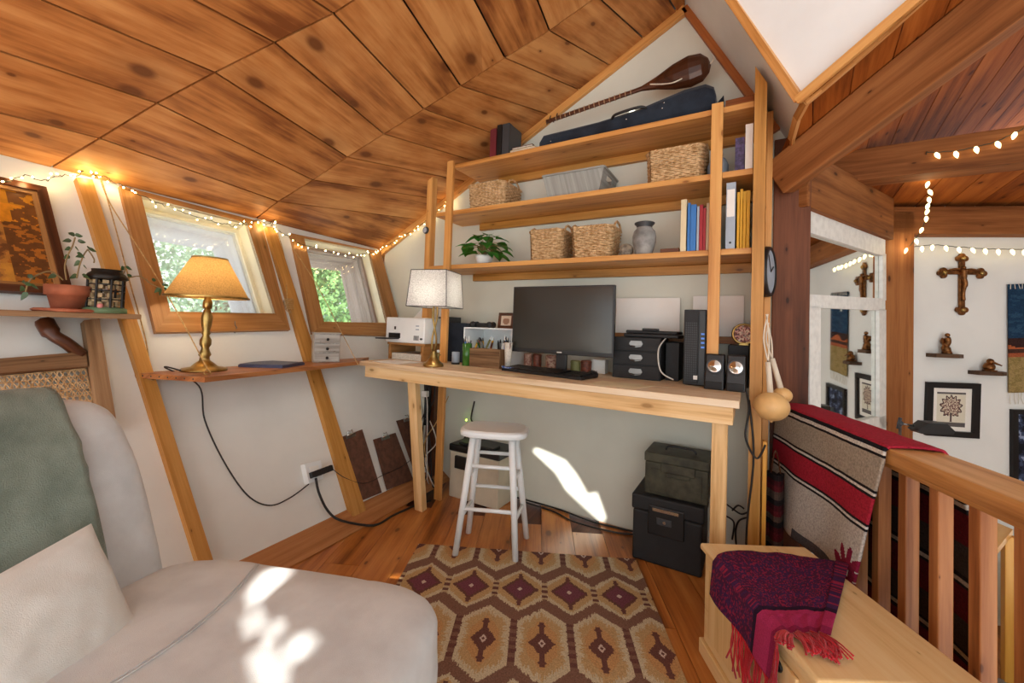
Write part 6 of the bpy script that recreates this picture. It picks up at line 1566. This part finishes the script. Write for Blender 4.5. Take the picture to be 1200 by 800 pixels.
# framed tree print
t = thing('framed_tree_print', 'black framed print of a round leafy tree on the far wall', 'picture', fw(1115, 512))
i4_ = frame4(t, [(1084, 447), (1146, 449), (1144, 513), (1082, 509)], .034, .022, fw, NF, 'frameb')
def q4(i4_, f0=0.0, off=.004):
    c = sum(i4_, V())/4; n_ = (i4_[1]-i4_[0]).cross(i4_[3]-i4_[0]).normalized()
    if n_.dot(EYE-c) < 0: n_ = -n_
    return [c+(p-c)*(1-f0)+n_*off for p in i4_]
def treec(u, v):
    if not (.14 < u < .86 and .10 < v < .90): return lin('#ece8de')
    U, W_ = (u-.14)/.72, (v-.10)/.80
    if W_ < .06 or W_ > .88: return lin('#5c5856')
    a = math.atan2(.42-W_, U-.5); r = math.hypot((U-.5), (W_-.42)*1.15); R = .36+.045*math.sin(a*13)
    if abs(U-.5) < .035+.05*max(0, W_-.78) and .6 < W_ < .86: return lin('#4a3c3c')
    if r < R and W_ < .70:
        if r > R-.05: return lin('#4a3434')
        return lin('#6d4a48') if fbm(U*26, W_*26, 1) > .0 else lin('#cfc0a8')
    return lin('#d8d2be')
q_ = q4(i4_); mb = MB(); mb.grid(lambda u, v: q_[0].lerp(q_[1], u).lerp(q_[3].lerp(q_[2], u), v), 90, 90, treec); mb.build('print', 'print', t)
# framed dark poster at the right edge
t = thing('dark_framed_poster', 'black framed dark blue photograph at the right edge of far wall', 'picture', fw(1210, 580))
i4_ = frame4(t, [(1183, 479), (1262, 481), (1262, 600), (1183, 596)], .028, .022, fw, NF, 'frameb'); q_ = q4(i4_)
mb = MB(); mb.grid(lambda u, v: q_[0].lerp(q_[1], u).lerp(q_[3].lerp(q_[2], u), v), 50, 70, lambda u, v: lin(['#12141c', '#232a3e', '#3c4863', '#8f9bb4'][min(3, max(0, int((fbm(u*6, v*9, 3)+.55)*3.2)))])); mb.build('photograph', 'print', t)
# woven wall hanging
t = thing('woven_wall_hanging', 'woven wall hanging with night sky, red mesas and fringe at right edge', 'wall hanging', fw(1210, 475))
q_ = [fw(1181, 333, .012), fw(1250, 331, .012), fw(1250, 458, .012), fw(1182, 460, .012)]
def tap(u, v):
    if v < .50:
        if (u-.35)**2*.3+(v-.2)**2 < .0018: return lin('#e8e6da')
        return lin('#1f3c58') if fbm(u*4, v*30, 2) > -.2 else lin('#2c4c66')
    if v < .56+.03*math.sin(u*8): return lin('#3a2420')
    if v < .60: return lin('#b8643a')
    if v < .64: return lin('#4a3028')
    if v < .68: return lin('#a85a38')
    return lin('#a38c5a') if fbm(u*5, v*30, 7) > -.15 else lin('#94804e')
mb = MB(); mb.grid(lambda u, v: q_[0].lerp(q_[1], u).lerp(q_[3].lerp(q_[2], u), v)+NF*(.004*math.sin(u*9)), 50, 80, tap); mb.build('cloth', 'weave', t, smooth=True, solid=.006)
mb = MB()
for i in range(15):
    p = q_[3].lerp(q_[2], (i+.5)/15); mb.tube([p, p+V((.003*(i % 3-1), 0, -.035)), p+V((.005*(i % 2), 0, -.07))], .0018, 5)
    p = q_[0].lerp(q_[1], (i+.5)/15); mb.tube([p+NF*.006, p+NF*.01+V((.004*(i % 3-1), 0, -.03))], .0018, 5)
tag(mb.build('fringe', 'fringew', t), 'cream fringe', kind='stuff')
# black desk lamp head and arm beyond the railing
hc = fw(1091, 500, .42); t = thing('black_desk_lamp', 'black angled desk lamp head in front of the tree print', 'lamp', hc-V((0, 0, .1)))
pxm = (hc-EYE).dot(CF)/480
ex = AF; mb = MB()
pr_ = [(-20, -4), (-9, 6), (10, 6), (18, -2), (16, -6), (-16, -7)]
mb.prism([hc+ex*(x*pxm)+V((0, 0, z*pxm))-NF*.03 for x, z in pr_], NF*.07); mb.build('lamp_head', 'black', t, bevel=.006)
mb = MB(); j_ = hc-ex*(32*pxm)+V((0, 0, 2*pxm)); mb.tube([hc-ex*(18*pxm), j_], .005, 8); mb.tube([j_, j_-V((0, 0, .65))-ex*.02], .006, 8); mb.build('arm', 'steel', t, smooth=True)
mb = MB(); mb.ball(j_, .014, 10); mb.tube([j_+V((0, 0, .03)), j_-V((.01, 0, .03))], .008, 8); mb.build('joint', 'dkgrey', t, smooth=True)
# lower room: yellow table, cabinet, red rug
zl = .16
t = thing('yellow_wood_table', 'yellow wooden table seen through the balusters below the railing', 'table', onz(1120, 640, zl)-V((0, 0, .6)))
ra_, rb_, rc_ = onz(1127, 693, zl), onz(1187, 620, zl), onz(1112, 588, zl); rd_ = ra_+(rc_-rb_)
mb = MB(); mb.prism([p-V((0, 0, .028)) for p in (ra_, rb_, rc_, rd_)], (0, 0, .028)); mb.build('table_top', 'yelw', t, bevel=.004)
cc = (ra_+rb_+rc_+rd_)/4
for p in (ra_, rb_, rc_, rd_):
    q = cc+(p-cc)*.93; mb = MB(); mb.box((q.x-.022, q.y-.022, LZ), (q.x+.022, q.y+.022, zl-.029)); mb.build('leg', 'yelw', t, bevel=.003)
p = onz(1187, 668, -.1); t = thing('olive_cabinet', 'olive wooden cabinet beyond the yellow table', 'cabinet', (p.x+.3, p.y, LZ))
q0 = onz(1176, 640, .14)
mb = MB(); q0.x += .14; mb.box((q0.x+.10, q0.y-.1, LZ), (q0.x+.7, q0.y+.5, -.12)); mb.build('body', 'mustard', t, bevel=.004)
mb = MB(); mb.box((q0.x+.08, q0.y-.12, -.1195), (q0.x+.72, q0.y+.52, -.09)); mb.build('top', 'balw', t, bevel=.003)
mb = MB(); mb.box((q0.x+.14, q0.y-.106, LZ+.06), (q0.x+.40, q0.y-.1005, -.16)); d = mb.build('door', 'mustard', t, bevel=.002)
mb = MB(); mb.ball((q0.x+.37, q0.y-.112, -.33), .012, 10); mb.build('knob', 'dkgrey', d, smooth=True)
mb = MB(); z_ = LZ+.002
mb.grid(lambda u, v: V((1.0+.9*u, 1.9+1.2*v, z_+.008)), 40, 50, lambda u, v: [lin('#6a1f2a'), lin('#a59c92'), lin('#2b1c20')][0 if .08 < u < .92 and .06 < v < .94 and fbm(u*12, v*12, 2) > -.2 else (1 if fbm(u*14, v*14, 8) > 0 else 2)]); mb.build('red_rug', 'rug', solid=.008, label='dark red patterned rug on the lower floor at the right edge', cat='rug')

# ================================================================== STRING LIGHTS
def bulbstring(name, label, cat, wires, nb, jit_, rad, mat, wr, n_per, lights, lcol, elong=1.0, seed=1):
    rn = random.Random(seed); t = thing(name, label, cat, wires[0][0])
    mb = MB(); allp = []
    for w_ in wires:
        sp = spline(w_, n_per); 
        sp = [p+V((rn.uniform(-1, 1), rn.uniform(-1, 1), rn.uniform(-1, 1)))*jit_*.35 for p in sp]
        mb.tube(sp, wr, 5); allp += sp
    L = [0]
    for i in range(1, len(allp)): L.append(L[-1]+min(.3, (allp[i]-allp[i-1]).length))
    pos = []
    for k in range(nb):
        s = L[-1]*(k+.5)/nb
        i = next(j for j in range(1, len(L)) if L[j] >= s); q = (s-L[i-1])/max(1e-6, L[i]-L[i-1]); p = allp[i-1].lerp(allp[i], q)
        d = V((rn.uniform(.1, 1), rn.uniform(-1, 1), rn.uniform(-1, .6))).normalized() if elong == 1 else V((rn.uniform(-.4, .4), -.2, -1)).normalized()
        e = p+d*(jit_*rn.uniform(.6, 1.2)); mb.tube([p, e], wr*.8, 4); pos.append((e, d))
    mb.build('wire', 'wire', t)
    for e, d in pos:
        m = MB()
        if elong == 1: m.lathe([(0, -.002), (rad*.7, 0), (rad, rad), (rad*.6, rad*2.2), (0, rad*2.6)], e, 6, ax=d)
        else: m.lathe([(rad*.55, -.003), (rad*.85, rad*.5), (rad, rad*1.1), (rad*.8, rad*2.1), (rad*.35, rad*3.2), (0, rad*3.6)], e, 10, ax=d)
        m.build('bulb', mat, t, smooth=True)
    for p, e in lights: plight(p, e, lcol, .012)
o_ = .035
w1 = [lw(x, y, o_) for x, y in ((-60, 214), (-20, 210), (8, 212), (30, 206), (52, 211), (74, 206), (88, 206), (99, 200), (111, 199), (108, 206), (118, 205), (132, 212), (154, 224), (181, 236), (209, 246), (235, 255), (260, 262), (276, 264), (290, 262), (302, 258), (312, 262), (322, 258), (318, 266), (330, 272), (341, 279), (353, 286), (378, 293), (402, 298), (429, 297), (443, 293))]
w2 = [ony(x, y, YB-.04) for x, y in ((443, 293), (455, 286), (467, 279), (480, 272), (495, 262), (512, 247), (528, 232))]
bulbstring('fairy_lights', 'warm white fairy lights strung along the top of slanted wall', 'string lights', [w1, w2], 96, .016, .0034, 'fairy', .0016, 6,
           [(lw(103, 206, .05), .22), (lw(135, 214, .05), .16), (lw(30, 212, .05), .12), (lw(276, 266, .05), .18), (lw(310, 264, .05), .22), (lw(400, 300, .05), .12), (lw(60, 209, .05), .1), (ony(525, 238, YB-.06), .12), (lw(200, 246, .05), .10)], (1, .72, .34), 1.0, 3)
yb_ = 2.86-.085
v1 = [ony(x, y, yb_) for x, y in ((1240, 120), (1215, 140), (1200, 150), (1180, 160), (1160, 168), (1130, 175), (1100, 178), (1085, 178))]
v2 = [ony(1085, 178, yb_), fw(1088, 205, .5), fw(1088, 232, .35), fw(1086, 252, .2), fw(1078, 272, .14), fw(1066, 288, .10), fw(1060, 291, .10)]
v3 = [fw(1062, 291, .10), fw(1090, 287, .06), fw(1120, 289, .06), fw(1150, 291, .06), fw(1180, 292, .06), fw(1225, 292, .06)]
bulbstring('pointed_bulb_lights', 'green-wired string of pointed warm bulbs on the right timber beams', 'string lights', [v1, v2, v3], 30, .006, .0095, 'bulb', .0022, 6,
           [(fw(1068, 288, .16), .25), (fw(1086, 225, .5), .15)], (1, .8, .45), 2.0, 5)

# ================================================================== OUTSIDE THE WINDOWS
def tree(c, rad, hgt, mat, label, seed, n=5200, leafs=.07):
    rn = random.Random(seed); t = thing('tree', label, 'tree', (c[0], c[1], -3.0), 'trees outside the windows')
    mb = MB(); mb.tube(spline([(c[0], c[1], -3.0), (c[0]+.1, c[1], -1), (c[0]-.05, c[1]+.05, c[2]+hgt*.6)], 4), [.16]*4+[.12]*4+[.05], 10); mb.build('trunk', 'bark', t, smooth=True)
    mb = MB(); cl_ = [(V((rn.gauss(0, .5)*rad, rn.gauss(0, .5)*rad, rn.uniform(-1, 1)*hgt)), rn.uniform(.25, .5)*rad) for _ in range(44)]
    for i in range(n):
        cc_, cr = cl_[i % 44]; d = V((rn.gauss(0, 1), rn.gauss(0, 1), rn.gauss(0, 1))).normalized(); p = V(c)+cc_+d*cr*rn.uniform(.6, 1)
        u = V((rn.gauss(0, 1), rn.gauss(0, 1), rn.gauss(0, 1))).normalized(); w_ = u.orthogonal().normalized(); s_ = leafs*rn.uniform(.6, 1.3)
        mb.face([p-u*s_, p+w_*s_*.5, p+u*s_, p-w_*s_*.5])
    mb.build('foliage', mat, t)
for i, (x, y, z, r, h, m_, lb) in enumerate(((-5.6, 5.2, 1.6, 1.3, 2.2, 'treeleaf', 'bright green leafy tree filling the second window'), (-6.6, 3.0, 1.8, 1.4, 2.6, 'treeleafb', 'pale green tree behind the burlap lamp in the first window'), (-6.3, 1.3, 1.4, 1.2, 2.4, 'treeleafb', 'pale tree at the left of the first window'), (-7.4, 6.9, 2.0, 1.6, 2.8, 'treeleaf', 'green tree further back in the second window'), (-4.9, 3.9, .7, .9, 1.5, 'treeleaf', 'low green tree between the two window views'), (-8.5, 4.4, 2.6, 1.9, 3.2, 'treeleafb', 'tall pale tree far behind both windows'))):
    tree((x, y, z), r, h, m_, lb, 20+i, 16000, .038 if i < 5 else .055)
